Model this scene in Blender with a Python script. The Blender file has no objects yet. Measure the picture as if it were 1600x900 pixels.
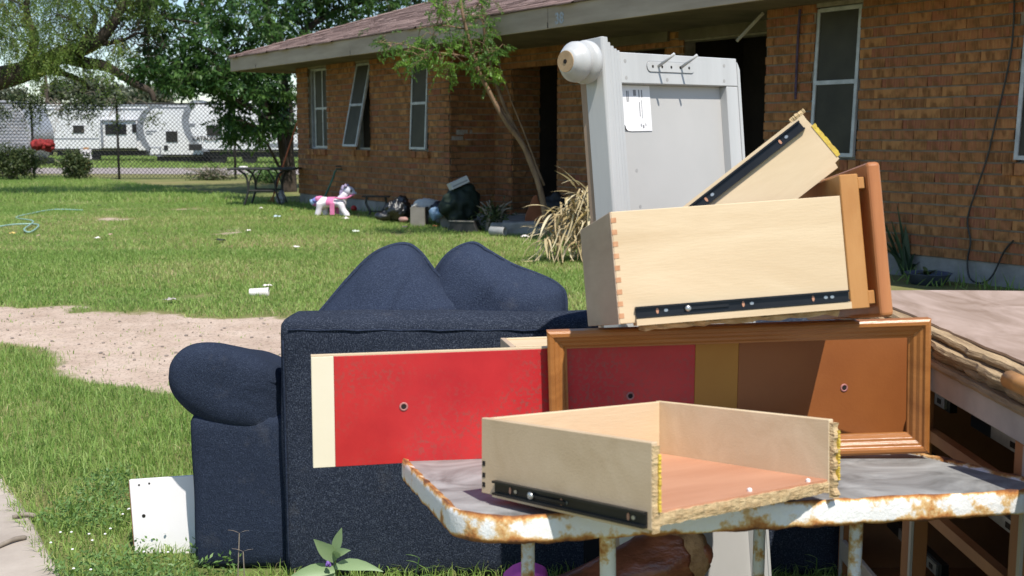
import bpy, bmesh, math, random
import numpy as np
from mathutils import Matrix, Vector, Euler, noise as mnoise
R = math.radians
random.seed(7); rng = np.random.default_rng(11)
scene = bpy.context.scene
# ---------------------------------------------------------------- camera, sky, sun, exposure
FPX, CAMH, HORIZON = 1778.0, 1.45, 215.0            # focal length in photo pixels, eye height, horizon row
PITCH = math.atan((450 - HORIZON) / FPX)
cam = bpy.data.objects.new('camera', bpy.data.cameras.new('camera'))
scene.collection.objects.link(cam)
cam.location = (0, 0, CAMH); cam.rotation_euler = (R(90) - PITCH, 0, 0)
cam.data.sensor_width = 36; cam.data.lens = 36 * FPX / 1600
cam.data.clip_start = .05; cam.data.clip_end = 3000
cam.data.dof.use_dof = True; cam.data.dof.focus_distance = 3.9; cam.data.dof.aperture_fstop = 7.1
scene.camera = cam
SUN_EL, SUN_AZ = R(60), R(25)                        # sun behind the camera, to its right
S = Vector((math.sin(SUN_AZ) * math.cos(SUN_EL), -math.cos(SUN_AZ) * math.cos(SUN_EL), math.sin(SUN_EL)))
w = bpy.data.worlds.new('World'); scene.world = w; w.use_nodes = True
nt = w.node_tree; nt.nodes.clear()
sky = nt.nodes.new('ShaderNodeTexSky'); sky.sky_type = 'NISHITA'; sky.sun_disc = False
sky.sun_elevation = SUN_EL; sky.sun_rotation = math.atan2(S.x, S.y)
sky.air_density = 1.0; sky.dust_density = .25; sky.ozone_density = 2.5
bgn = nt.nodes.new('ShaderNodeBackground'); bgn.inputs[1].default_value = 0.115
out = nt.nodes.new('ShaderNodeOutputWorld')
nt.links.new(sky.outputs[0], bgn.inputs[0]); nt.links.new(bgn.outputs[0], out.inputs[0])
sl = bpy.data.lights.new('sun', 'SUN'); sl.energy = 4.2; sl.angle = R(.55); sl.color = (1, .955, .88)
so = bpy.data.objects.new('sun', sl); scene.collection.objects.link(so)
so.rotation_euler = S.to_track_quat('Z', 'Y').to_euler(); so.location = (6, -12, 20)
scene.render.engine = 'CYCLES'
scene.view_settings.view_transform = 'Standard'; scene.view_settings.look = 'None'
scene.view_settings.exposure = 0.5; scene.view_settings.gamma = 1; scene.view_settings.use_curve_mapping = False
scene.render.resolution_x = 1024; scene.render.resolution_y = 576

# ---------------------------------------------------------------- helpers
CP, SP = math.cos(PITCH), math.sin(PITCH)
def ray(x, y):
    u = (x - 800) / FPX; v = (450 - y) / FPX
    return Vector((u, CP + v * SP, -SP + v * CP))
def at(x, y, Y):                                      # photo pixel + distance -> point in the place
    r = ray(x, y); return Vector((0, 0, CAMH)) + r * (Y / r.y)
def gz(Y):
    t = min(max((Y - 4) / 5, 0), 1); return .2 * t * t * (3 - 2 * t)
def gnd(x, y):
    Y = 5.
    for i in range(60):
        r = ray(x, y); Y = (gz(Y) - CAMH) / r.z * r.y
    p = at(x, y, Y); p.z = gz(Y); return p
col = scene.collection
def setp(o, label=None, cat=None, group=None, kind=None):
    if label: o['label'] = label
    if cat: o['category'] = cat
    if group: o['group'] = group
    if kind: o['kind'] = kind
    return o
def thing(name, label, cat, M=None, group=None):
    o = bpy.data.objects.new(name, None); col.objects.link(o)
    o.empty_display_size = .1
    if M is None: M = Matrix.Identity(4)
    if isinstance(M, (Vector, tuple)): M = Matrix.Translation(Vector(M))
    o.matrix_world = M; o['_M'] = 0; del o['_M']
    return setp(o, label, cat, group)
class G:
    def __init__(s): s.v = []; s.f = []; s.r = []
    def add(s, vs, fs, rnd=0.):
        b = len(s.v); s.v += [tuple(x) for x in vs]; s.f += [tuple(i + b for i in f) for f in fs]; s.r += [rnd] * len(vs); return s
    def box(s, a, b, M=None, rnd=0.):
        x0, y0, z0 = a; x1, y1, z1 = b
        vs = [Vector(p) for p in ((x0,y0,z0),(x1,y0,z0),(x1,y1,z0),(x0,y1,z0),(x0,y0,z1),(x1,y0,z1),(x1,y1,z1),(x0,y1,z1))]
        if M: vs = [M @ p for p in vs]
        return s.add(vs, [(0,3,2,1),(4,5,6,7),(0,1,5,4),(1,2,6,5),(2,3,7,6),(3,0,4,7)], rnd)
    def prism(s, poly, lo, hi, axis='y', M=None):     # poly in the two other axes
        n = len(poly); vs = []
        for t in (lo, hi):
            for a, b in poly: vs.append(Vector({'y': (a, t, b), 'z': (a, b, t), 'x': (t, a, b)}[axis]))
        if M: vs = [M @ p for p in vs]
        fs = [tuple(range(n)), tuple(range(2 * n - 1, n - 1, -1))] + [(i, i + n, (i + 1) % n + n, (i + 1) % n) for i in range(n)]
        return s.add(vs, fs)
    def tube(s, path, rad, n=8, cap=True):
        path = [Vector(p) for p in path]; m = len(path)
        rad = list(rad) if hasattr(rad, '__len__') else [rad] * m
        vs = []; prev = None
        for i in range(m):
            t = (path[min(i + 1, m - 1)] - path[max(i - 1, 0)]).normalized()
            if prev is None:
                a = t.orthogonal().normalized()
            else:
                a = (prev - t * prev.dot(t)); a = a.normalized() if a.length > 1e-6 else t.orthogonal().normalized()
            prev = a; b = t.cross(a)
            for k in range(n):
                an = 2 * math.pi * k / n; vs.append(path[i] + (a * math.cos(an) + b * math.sin(an)) * rad[i])
        fs = [(i * n + k, i * n + (k + 1) % n, (i + 1) * n + (k + 1) % n, (i + 1) * n + k) for i in range(m - 1) for k in range(n)]
        if cap: fs += [tuple(reversed(range(n))), tuple(range((m - 1) * n, m * n))]
        return s.add(vs, fs)
    def lathe(s, prof, n=24, M=None, cap=True):        # prof: (radius, z)
        vs = []
        for r, z in prof:
            for k in range(n):
                an = 2 * math.pi * k / n; vs.append(Vector((r * math.cos(an), r * math.sin(an), z)))
        if M: vs = [M @ p for p in vs]
        m = len(prof)
        fs = [(i * n + k, i * n + (k + 1) % n, (i + 1) * n + (k + 1) % n, (i + 1) * n + k) for i in range(m - 1) for k in range(n)]
        if cap: fs += [tuple(reversed(range(n))), tuple(range((m - 1) * n, m * n))]
        return s.add(vs, fs)
    def ell(s, c, r, n=12, M=None):
        vs = []; fs = []; m = n // 2 + 1
        for i in range(m + 1):
            th = math.pi * i / m
            for k in range(n):
                ph = 2 * math.pi * k / n
                vs.append(Vector((math.sin(th) * math.cos(ph) * r[0], math.sin(th) * math.sin(ph) * r[1], math.cos(th) * r[2])))
        if M: vs = [M @ p for p in vs]
        vs = [p + Vector(c) for p in vs]
        fs = [(i * n + k, (i + 1) * n + k, (i + 1) * n + (k + 1) % n, i * n + (k + 1) % n) for i in range(m) for k in range(n)]
        return s.add(vs, fs)
    def mesh(s, name, mat=None, smooth=False, bevel=0, seg=1, sub=0, jit=0):
        me = bpy.data.meshes.new(name); me.from_pydata(s.v, [], s.f)
        if any(s.r):
            at_ = me.attributes.new('rnd', 'FLOAT', 'POINT'); at_.data.foreach_set('value', s.r)
        bm = bmesh.new(); bm.from_mesh(me)
        bmesh.ops.remove_doubles(bm, verts=bm.verts, dist=1e-6)
        if sub:
            bmesh.ops.subdivide_edges(bm, edges=bm.edges[:], cuts=sub, use_grid_fill=True)
        if bevel:
            es = [e for e in bm.edges if len(e.link_faces) == 2 and e.calc_face_angle(0) > .5]
            bmesh.ops.bevel(bm, geom=es, offset=bevel, segments=seg, profile=.5, affect='EDGES', clamp_overlap=True)
        if jit:
            for v in bm.verts:
                v.co += Vector(mnoise.noise_vector(v.co * 9)) * jit
        bmesh.ops.recalc_face_normals(bm, faces=bm.faces)
        bm.to_mesh(me); bm.free()
        if smooth: me.polygons.foreach_set('use_smooth', [True] * len(me.polygons))
        if mat: me.materials.append(mat)
        return me
    def build(s, name, mat, parent=None, world=False, **k):
        if world and parent is not None:
            Mi = parent.matrix_world.inverted(); s.v = [tuple(Mi @ Vector(p)) for p in s.v]
        o = bpy.data.objects.new(name, s.mesh(name, mat, **k)); col.objects.link(o)
        if parent is not None: o.parent = parent
        return o
def obj(name, me, parent=None, M=None):
    o = bpy.data.objects.new(name, me); col.objects.link(o)
    if parent is not None: o.parent = parent
    if M is not None: o.matrix_local = M
    return o
def struct(name, g, mat, **k):
    o = g.build(name, mat, **k); o['kind'] = 'structure'; return o
def fastmesh(name, V, F, mat, rnd=None, smooth=False):
    me = bpy.data.meshes.new(name); V = np.asarray(V, np.float32); F = np.asarray(F, np.int32)
    k = F.shape[1]
    me.vertices.add(len(V)); me.vertices.foreach_set('co', V.ravel())
    me.loops.add(F.size); me.loops.foreach_set('vertex_index', F.ravel())
    me.polygons.add(len(F)); me.polygons.foreach_set('loop_start', np.arange(0, F.size, k, dtype=np.int32))
    me.update(calc_edges=True)
    if rnd is not None:
        a = me.attributes.new('rnd', 'FLOAT', 'POINT'); a.data.foreach_set('value', np.asarray(rnd, np.float32))
    if smooth: me.polygons.foreach_set('use_smooth', np.ones(len(F), bool))
    me.materials.append(mat); return me
def remeshed(name, g, mat, voxel, parent=None, world=False, noise_amp=0, noise_sc=8, smooth=True):
    """one continuous surface out of overlapping solids"""
    if world and parent is not None:
        Mi = parent.matrix_world.inverted(); g.v = [tuple(Mi @ Vector(p)) for p in g.v]
    me = bpy.data.meshes.new(name); me.from_pydata(g.v, [], g.f)
    bm = bmesh.new(); bm.from_mesh(me); bmesh.ops.recalc_face_normals(bm, faces=bm.faces); bm.to_mesh(me); bm.free()
    o = bpy.data.objects.new(name + '_tmp', me); col.objects.link(o)
    m = o.modifiers.new('r', 'REMESH'); m.mode = 'VOXEL'; m.voxel_size = voxel
    sm = o.modifiers.new('s', 'SMOOTH'); sm.iterations = 4; sm.factor = .6
    dg = bpy.context.evaluated_depsgraph_get(); me2 = bpy.data.meshes.new_from_object(o.evaluated_get(dg)); me2.name = name
    bpy.data.objects.remove(o); bpy.data.meshes.remove(me)
    if noise_amp:
        me2.update()
        for v in me2.vertices:
            p = v.co * noise_sc
            r = 1 - abs(mnoise.noise(p)) * 2.2 + .4 * mnoise.noise(p * 2.7)
            v.co += v.normal * r * noise_amp
    me2.materials.clear(); me2.materials.append(mat)
    me2.polygons.foreach_set('use_smooth', [smooth] * len(me2.polygons))
    q = bpy.data.objects.new(name, me2); col.objects.link(q)
    if parent is not None: q.parent = parent
    return q
def text_mesh(body, size, mat, thick=.002, name='lettering'):
    c = bpy.data.curves.new('t', 'FONT'); c.body = body; c.size = size; c.extrude = thick; c.offset = size * .03; c.align_x = 'LEFT'
    o = bpy.data.objects.new('t', c); col.objects.link(o)
    dg = bpy.context.evaluated_depsgraph_get(); me = bpy.data.meshes.new_from_object(o.evaluated_get(dg)); me.name = name
    bpy.data.objects.remove(o); me.materials.clear(); me.materials.append(mat); return me
def smoothpath(pts, n=6):
    P = [Vector(p) for p in pts]; P = [P[0] * 2 - P[1]] + P + [P[-1] * 2 - P[-2]]; o = []
    for i in range(1, len(P) - 2):
        for k in range(n):
            t = k / n; a, b, c, d = P[i - 1:i + 3]
            o.append(.5 * ((2 * b) + (c - a) * t + (2 * a - 5 * b + 4 * c - d) * t * t + (-a + 3 * b - 3 * c + d) * t ** 3))
    return o + [P[-2]]

# ---------------------------------------------------------------- materials
def newmat(name):
    m = bpy.data.materials.new(name); m.use_nodes = True
    return m, m.node_tree, m.node_tree.nodes['Principled BSDF']
def N(t, kind, **kw):
    n = t.nodes.new('ShaderNode' + kind)
    for k, v in kw.items():
        if k.startswith('i_'): n.inputs[k[2:].replace('_', ' ')].default_value = v
        else: setattr(n, k, v)
    return n
def ramp(t, fac, stops, interp='LINEAR'):
    r = t.nodes.new('ShaderNodeValToRGB'); r.color_ramp.interpolation = interp
    e = r.color_ramp.elements
    while len(e) < len(stops): e.new(.5)
    for q, (p, c) in zip(e, stops):
        q.position = p; q.color = (*c, 1) if len(c) == 3 else c
    t.links.new(fac, r.inputs[0]); return r.outputs[0]
def mapped(t, stretch=(1, 1, 1), coord='Object'):
    tc = t.nodes.new('ShaderNodeTexCoord'); mp = t.nodes.new('ShaderNodeMapping')
    mp.inputs['Scale'].default_value = stretch; t.links.new(tc.outputs[coord], mp.inputs[0]); return mp.outputs[0]
def noise(t, vec, scale, detail=5, rough=.6, dist=0):
    n = t.nodes.new('ShaderNodeTexNoise'); n.inputs['Scale'].default_value = scale; n.inputs['Detail'].default_value = detail
    n.inputs['Roughness'].default_value = rough; n.inputs['Distortion'].default_value = dist
    t.links.new(vec, n.inputs['Vector']); return n.outputs['Fac']
def mix(t, fac, a, b, mode='MIX'):
    m = t.nodes.new('ShaderNodeMix'); m.data_type = 'RGBA'; m.blend_type = mode
    for i, x in ((0, fac), (6, a), (7, b)):
        if hasattr(x, 'is_output') or hasattr(x, 'links'): t.links.new(x, m.inputs[i])
        elif i == 0: m.inputs[0].default_value = x
        else: m.inputs[i].default_value = (*x, 1)
    return m.outputs[2]
def math_(t, op, a, b=0., clamp=False):
    m = t.nodes.new('ShaderNodeMath'); m.operation = op; m.use_clamp = clamp
    for i, x in ((0, a), (1, b)):
        if hasattr(x, 'links'): t.links.new(x, m.inputs[i])
        else: m.inputs[i].default_value = x
    return m.outputs[0]
def bump(t, bsdf, h, strength=.3, dist=.01):
    b = t.nodes.new('ShaderNodeBump'); b.inputs['Strength'].default_value = strength; b.inputs['Distance'].default_value = dist
    t.links.new(h, b.inputs['Height']); t.links.new(b.outputs[0], bsdf.inputs['Normal'])
def pm(name, c1, c2=None, scale=6, rough=.6, bmp=.15, bsc=60, metallic=0, stretch=(1, 1, 1), lo=.35, hi=.65, spec=.4, bd=.004, dist=0, detail=6):
    m, t, b = newmat(name); c2 = c2 or tuple(x * .7 for x in c1)
    v = mapped(t, stretch); f = noise(t, v, scale, detail, .62, dist)
    t.links.new(ramp(t, f, [(lo, c2), (hi, c1)]), b.inputs['Base Color'])
    b.inputs['Roughness'].default_value = rough; b.inputs['Metallic'].default_value = metallic
    b.inputs['Specular IOR Level'].default_value = spec
    if bmp: bump(t, b, noise(t, v, bsc, 4), bmp, bd)
    return m
def attr(t, name='rnd'):
    a = t.nodes.new('ShaderNodeAttribute'); a.attribute_name = name; return a.outputs['Fac']
def leafmat(name, stops, trans=.35, rough=.45):
    m, t, b = newmat(name); c = ramp(t, attr(t), stops)
    t.links.new(c, b.inputs['Base Color']); b.inputs['Roughness'].default_value = rough; b.inputs['Specular IOR Level'].default_value = .35
    tr = t.nodes.new('ShaderNodeBsdfTranslucent'); t.links.new(c, tr.inputs[0])
    ms = t.nodes.new('ShaderNodeMixShader'); ms.inputs[0].default_value = trans
    t.links.new(b.outputs[0], ms.inputs[1]); t.links.new(tr.outputs[0], ms.inputs[2])
    t.links.new(ms.outputs[0], t.nodes['Material Output'].inputs[0]); return m

def brick_mat():
    m, t, b = newmat('brick'); r = attr(t)
    v = mapped(t, (1, 1, 1)); ad = t.nodes.new('ShaderNodeVectorMath'); ad.operation = 'ADD'
    cb = t.nodes.new('ShaderNodeCombineXYZ'); t.links.new(math_(t, 'MULTIPLY', r, 31.), cb.inputs[0]); t.links.new(math_(t, 'MULTIPLY', r, 17.), cb.inputs[2])
    t.links.new(v, ad.inputs[0]); t.links.new(cb.outputs[0], ad.inputs[1])
    def nn(st, sc, d=4, dist=0.):
        mp = t.nodes.new('ShaderNodeMapping'); mp.inputs['Scale'].default_value = st; t.links.new(ad.outputs[0], mp.inputs[0])
        return noise(t, mp.outputs[0], sc, d, .6, dist)
    base = ramp(t, r, [(0, (.21, .085, .04)), (.3, (.34, .15, .058)), (.55, (.28, .10, .05)), (.8, (.40, .19, .072)), (1, (.235, .075, .048))])
    blot = ramp(t, nn((1, 1, .6), 11, 3), [(.44, (0, 0, 0)), (.6, (1, 1, 1))])
    c = mix(t, math_(t, 'MULTIPLY', blot, .9), base, (.16, .07, .026))
    strk = ramp(t, nn((1, 1, .09), 70, 3), [(.5, (0, 0, 0)), (.66, (1, 1, 1))])
    c = mix(t, math_(t, 'MULTIPLY', strk, .4), c, (.46, .25, .10))
    t.links.new(c, b.inputs['Base Color']); b.inputs['Roughness'].default_value = .85; b.inputs['Specular IOR Level'].default_value = .2
    bump(t, b, nn((1, 1, .25), 90, 4), .5, .006); return m
BRICK = brick_mat()
MORTAR = pm('mortar', (.30, .26, .21), (.19, .16, .125), 9, .95, .4, 80, spec=.1)
CONC = pm('foundation concrete', (.36, .34, .31), (.2, .19, .175), 3, .9, .4, 40, spec=.2)
WALKC = pm('sidewalk concrete', (.46, .40, .34), (.33, .28, .235), 2.5, .9, .35, 90, spec=.2)
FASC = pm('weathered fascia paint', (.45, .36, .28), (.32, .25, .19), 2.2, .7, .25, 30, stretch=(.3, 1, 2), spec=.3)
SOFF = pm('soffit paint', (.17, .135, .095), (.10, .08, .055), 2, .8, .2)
DARKW = pm('wall with painted shade', (.035, .024, .017), (.02, .014, .01), 3, .9, .1)  # near-black, the shade indoors is put into the wall colour
DOORM = pm('dark brown door', (.045, .022, .013), (.025, .012, .008), 3, .6, .1)
ALU = pm('window aluminium', (.50, .51, .52), (.34, .35, .36), 8, .45, .05, metallic=.25)
GLASS = pm('grey screened glass', (.060, .056, .042), (.028, .026, .02), 1.2, .5, .03, 15, spec=.22)
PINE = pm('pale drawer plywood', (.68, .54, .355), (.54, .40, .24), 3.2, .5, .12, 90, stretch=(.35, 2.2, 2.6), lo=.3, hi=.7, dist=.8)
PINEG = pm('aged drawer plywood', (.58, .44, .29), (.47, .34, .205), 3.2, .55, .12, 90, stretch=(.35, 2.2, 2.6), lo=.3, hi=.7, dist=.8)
ENDG = pm('drawer back board', (.52, .40, .285), (.40, .29, .2), 4, .6, .12, 60, stretch=(2, .4, 2))
DOVE = pm('reddish dovetail end grain', (.56, .30, .16), (.44, .21, .10), 60, .6, .1)
BASEW = pm('reddish drawer bottom', (.53, .27, .165), (.43, .20, .115), 3, .5, .1, 60, stretch=(.5, 2.5, 1))
CHIP = pm('torn chipboard', (.58, .43, .24), (.36, .24, .12), 60, .95, .8, 110, bd=.006, stretch=(.5, 1, 1.5))
GLUE = pm('yellow glue', (.62, .46, .05), (.5, .33, .06), 40, .5, .5, 90)
HONEY = pm('honey stained wood', (.41, .165, .043), (.25, .09, .022), 4, .32, .12, 80, stretch=(.4, 3, 3), lo=.3, hi=.7, dist=1)
OAK = pm('orange oak edge', (.50, .255, .085), (.40, .18, .05), 4, .4, .12, 80, stretch=(3, 3, .4), dist=1)
REDOAK = pm('reddish drawer front', (.44, .175, .06), (.34, .12, .038), 4, .35, .1, 80, stretch=(3, 3, .4), dist=1)
RAIL = pm('black slide steel', (.018, .019, .021), (.01, .01, .011), 9, .35, .05, metallic=.4, spec=.5)
ZINC = pm('zinc steel', (.5, .5, .48), (.36, .36, .35), 20, .35, .05, metallic=.8)
GREYP = pm('light grey furniture paint', (.52, .52, .51), (.43, .43, .42), 2.2, .38, .06, 50, stretch=(3, 3, .3))
GREYP2 = pm('grey panel paint', (.48, .465, .445), (.43, .42, .40), 1.6, .5, .04, 50)
RAWW = pm('raw wood end', (.50, .35, .2), (.36, .24, .13), 25, .7, .3)
BACKB = pm('bare board edge', (.40, .29, .21), (.30, .215, .15), 3, .7, .1, stretch=(2, 2, .4))
PAPER = pm('white paper', (.82, .80, .80), (.77, .75, .75), 6, .7, .03)
INK = pm('grey ink', (.25, .25, .26), (.2, .2, .2), 20, .7, 0)
DARK = pm('dark hole', (.02, .015, .012), (.012, .01, .008), 20, .9, 0)
CREAM = pm('cream board face', (.80, .72, .56), (.75, .66, .49), 3, .5, .04)
OCHRE = pm('ochre board face', (.46, .205, .028), (.40, .165, .02), 3, .42, .06)
BROWNB = pm('chestnut board face', (.31, .105, .028), (.25, .08, .022), 3, .42, .1, 120)
def red_mat():
    m, t, b = newmat('scuffed red board face'); v = mapped(t)
    f = math_(t, 'MULTIPLY', ramp(t, noise(t, v, 3.2, 3), [(.45, (0, 0, 0)), (.65, (1, 1, 1))]), ramp(t, noise(t, v, 95, 3), [(.5, (0, 0, 0)), (.62, (1, 1, 1))]))
    t.links.new(mix(t, math_(t, 'MULTIPLY', f, .75), ramp(t, noise(t, v, 4), [(.3, (.40, .012, .017)), (.7, (.56, .026, .027))]), (.27, .07, .055)), b.inputs['Base Color'])
    b.inputs['Roughness'].default_value = .42; bump(t, b, noise(t, v, 120), .06, .003); return m
REDB = red_mat()
def rust_mat(name, lo, hi, amount):
    m, t, b = newmat(name); tc = t.nodes.new('ShaderNodeTexCoord'); sx = t.nodes.new('ShaderNodeSeparateXYZ'); t.links.new(tc.outputs['Object'], sx.inputs[0])
    v = tc.outputs['Object']
    mid = (lo + hi) / 2; half = (hi - lo) / 2
    e = math_(t, 'DIVIDE', math_(t, 'ABSOLUTE', math_(t, 'SUBTRACT', sx.outputs[2], mid)), half)
    k = math_(t, 'ADD', math_(t, 'MULTIPLY', math_(t, 'POWER', e, 3.), .27), math_(t, 'ADD', noise(t, v, 16, 7, .68), math_(t, 'MULTIPLY', noise(t, v, 5, 3), amount)))
    w_ = (.74, .73, .71)
    c = ramp(t, k, [(.60, w_), (.66, (.62, .42, .19)), (.74, (.42, .17, .04)), (.86, (.17, .06, .022)), (1, (.07, .03, .018))])
    t.links.new(c, b.inputs['Base Color'])
    t.links.new(ramp(t, k, [(.6, (.35,) * 3), (.72, (.9,) * 3)]), b.inputs['Roughness']); bump(t, b, math_(t, 'ADD', k, math_(t, 'MULTIPLY', noise(t, v, 90), .25)), .7, .008); return m
TOPM = pm('worn grey table top', (.36, .36, .35), (.15, .147, .14), 4.5, .55, .1, 40, dist=1.4, lo=.36, hi=.62)
def denim(name, base, fleck, sc, amt, thr=1.02):
    m, t, b = newmat(name); v = mapped(t); big = noise(t, v, 3.2, 4)
    rows = noise(t, mapped(t, (.22, .22, 1)), sc, 3, .5); cols = noise(t, mapped(t, (1, 1, .22)), sc, 3, .5)
    wv = math_(t, 'ADD', rows, cols)
    f1 = ramp(t, math_(t, 'MULTIPLY', wv, .5), [(thr * .5, (0, 0, 0)), (thr * .5 + .12, (1, 1, 1))])
    c0 = mix(t, big, tuple(x * .7 for x in base), tuple(x * 1.3 for x in base))
    c1 = mix(t, ramp(t, cols, [(.3, (.6,) * 3), (.55, (0,) * 3)]), c0, tuple(x * .35 for x in base))
    dust = math_(t, 'MULTIPLY', ramp(t, noise(t, v, 7, 6, .7), [(.58, (0,) * 3), (.8, (1,) * 3)]), .16)
    t.links.new(mix(t, dust, mix(t, math_(t, 'MULTIPLY', f1, amt), c1, fleck), (.26, .24, .22)), b.inputs['Base Color'])
    b.inputs['Roughness'].default_value = 1; b.inputs['Specular IOR Level'].default_value = .05
    bump(t, b, math_(t, 'ADD', wv, math_(t, 'MULTIPLY', noise(t, mapped(t, (1, 1, 2)), 12, 4), 1.6)), .6, .006); return m
DEN_BACK = denim('coarse navy weave', (.026, .033, .052), (.19, .22, .28), 640, .42)
DEN_ARM = denim('fine navy denim', (.027, .036, .061), (.12, .155, .22), 760, .3)
DEN_CUSH = denim('lighter navy denim', (.036, .048, .083), (.15, .19, .26), 700, .32)  # a lighter navy than the back and arms
BLACKF = pm('black for feet and painted shadow', (.012, .012, .013), (.008, .008, .009), 20, .95, .1)  # sofa feet, and the shadow painted on the sofa back
LEATH = pm('cracked brown leather', (.30, .095, .055), (.13, .038, .024), 9, .3, .5, 22, spec=.55, bd=.01, stretch=(1, 1, 2.5))
LEATHI = pm('torn tan leather back', (.50, .29, .17), (.2, .1, .055), 22, .9, .7, 40, bd=.01)
WHITEB = pm('white melamine', (.80, .77, .76), (.76, .73, .72), 3, .4, .03)
PINKP = pm('pink plastic', (.85, .14, .50), (.7, .08, .36), 5, .4, .05)
CABTOP = pm('worn pinkish laminate', (.45, .335, .27), (.27, .185, .13), 4.5, .5, .1, 30, stretch=(1.5, .6, 1), dist=1.2)
PLYEDG = pm('split plywood edge', (.52, .38, .22), (.27, .18, .10), 7, .9, 1.0, 26, bd=.014, stretch=(4, .5, 6))
CABIN = pm('brown cabinet board', (.25, .115, .05), (.17, .075, .03), 3, .6, .1)  # even brown, darker than the frame wood
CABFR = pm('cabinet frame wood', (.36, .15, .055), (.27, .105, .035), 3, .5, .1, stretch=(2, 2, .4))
GREYEDG = pm('grey raw edge strip', (.45, .40, .35), (.36, .32, .28), 6, .7, .2)
BARKD = pm('dark bark', (.075, .055, .04), (.03, .022, .017), 8, .95, .9, 25, stretch=(1, 1, .3), bd=.03)
BARKL = pm('tan young bark', (.30, .19, .115), (.17, .105, .065), 12, .9, .5, 40, stretch=(1, 1, .3))
TWIG = pm('dry twig', (.30, .25, .20), (.18, .15, .12), 12, .9, .3)
STEEL = pm('weathered black metal', (.03, .03, .03), (.018, .018, .017), 10, .5, .2)
GALV = pm('weathered fence steel', (.045, .04, .036), (.02, .018, .016), 10, .7, .1)
DRYL = leafmat('dry strap leaf', [(0, (.30, .21, .10)), (.4, (.50, .40, .22)), (.7, (.64, .55, .36)), (.9, (.38, .28, .12)), (1, (.20, .22, .08))], .2, .6)
GRASS = leafmat('grass blade', [(0, (.12, .235, .045)), (.4, (.25, .385, .085)), (.68, (.36, .455, .135)), (.84, (.50, .47, .21)), (1, (.60, .50, .28))], .45, .5)
LEAF_M = leafmat('feathery mesquite leaf', [(0, (.06, .11, .03)), (.5, (.15, .235, .05)), (.85, (.26, .34, .08)), (1, (.42, .38, .07))], .5)
LEAF_D = leafmat('dark chinaberry leaf', [(0, (.02, .055, .014)), (.5, (.05, .12, .028)), (1, (.15, .26, .06))], .42, .4)
LEAF_L = leafmat('bright pinnate leaf', [(0, (.06, .12, .035)), (.5, (.14, .27, .045)), (1, (.27, .46, .06))], .5)
LEAF_B = leafmat('dusty shrub leaf', [(0, (.03, .05, .018)), (.6, (.07, .10, .035)), (1, (.14, .16, .06))], .3)
LEAF_F = leafmat('far hazy leaf', [(0, (.07, .09, .06)), (.6, (.12, .14, .085)), (1, (.2, .19, .12))], .3)
WEED = leafmat('weed leaf', [(0, (.08, .17, .04)), (1, (.20, .32, .10))], .35)
RVW = pm('white trailer siding', (.80, .80, .80), (.74, .74, .75), 1, .35, .02)
RVG = pm('grey trailer trim', (.26, .28, .31), (.18, .19, .21), 3, .4, .03)
RVD = pm('dark trailer window', (.02, .021, .023), (.012, .012, .013), 3, .15, 0)
RVB = pm('black chassis', (.02, .02, .021), (.012, .012, .012), 5, .6, .1)
RVS = pm('silver ribbed siding', (.50, .50, .51), (.38, .38, .39), 2, .4, .03, metallic=.3)
ASPH = pm('pale gravel road', (.36, .31, .29), (.26, .225, .21), 4, .95, .4, 60)
SHING = None
def shingle_mat():
    m, t, b = newmat('brown shingle'); v = mapped(t); r = attr(t)
    c = ramp(t, r, [(0, (.17, .105, .085)), (.5, (.255, .165, .14)), (1, (.34, .235, .20))])
    t.links.new(mix(t, math_(t, 'MULTIPLY', noise(t, v, 60, 3), .5), c, (.12, .08, .07)), b.inputs['Base Color'])
    b.inputs['Roughness'].default_value = .95; bump(t, b, noise(t, v, 120, 3), .5, .006); return m
SHING = shingle_mat()

# ---------------------------------------------------------------- ground
def vnoise(X, Y, seed=0, octaves=4):
    out_ = np.zeros_like(X, float); amp = 1.; tot = 0
    for o in range(octaves):
        r = np.random.default_rng(seed + o * 7); T = r.random((64, 64)); f = 2 ** o
        x = X * f; y = Y * f; xi = np.floor(x).astype(int); yi = np.floor(y).astype(int); u = x - xi; v = y - yi
        u = u * u * (3 - 2 * u); v = v * v * (3 - 2 * v)
        g = lambda i, j: T[(xi + i) % 64, (yi + j) % 64]
        out_ += amp * ((g(0, 0) * (1 - u) + g(1, 0) * u) * (1 - v) + (g(0, 1) * (1 - u) + g(1, 1) * u) * v); tot += amp; amp *= .55
    return out_ / tot
def gzn(Y):
    t = np.clip((Y - 4) / 5, 0, 1); return .2 * t * t * (3 - 2 * t)
def relief(X, Y): return .035 * (vnoise(X * .45, Y * .45, 5, 3) - .5) * np.clip((Y - 4) / 3, 0, 1) * np.clip((30 - Y) / 8, 0, 1)
def dirt(X, Y):                                       # bare sandy drive crossing the lawn
    n = (vnoise(X * 1.1, Y * 1.1, 21) - .5) * 1.5
    top = 8.25 + .12 * np.sin(X * 1.3) + n
    low = np.interp(X, [-30, -3.6, -2.65, -1.97, -1.2, 3], [7.9, 7.45, 6.75, 6.15, 5.75, 5.2]) + n * .55
    d = np.minimum(top - Y, Y - low)
    m = np.clip(d / .35 + .45, 0, 1)
    spots = np.clip((vnoise(X * .8, Y * .8, 33) - .63) * 7, 0, 1) * (Y > 8) * .65
    return np.maximum(m, spots)
def straw(X, Y):
    a = np.clip((vnoise(X * .35, Y * .9, 51) - .5) * 4.5, 0, 1); b = np.clip((vnoise(X * 1.6, Y * 1.6, 61) - .55) * 4, 0, 1)
    return np.clip(a * .8 + b * .5, 0, 1)
HA = Vector((-4.06, 21.79, .2)); HD = Vector((.55686, -.83061, 0)); HN = Vector((-.83061, -.55686, 0))
def wall_out(X, Y): return (X - HA.x) * HN.x + (Y - HA.y) * HN.y      # metres in front of the house wall line
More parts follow.
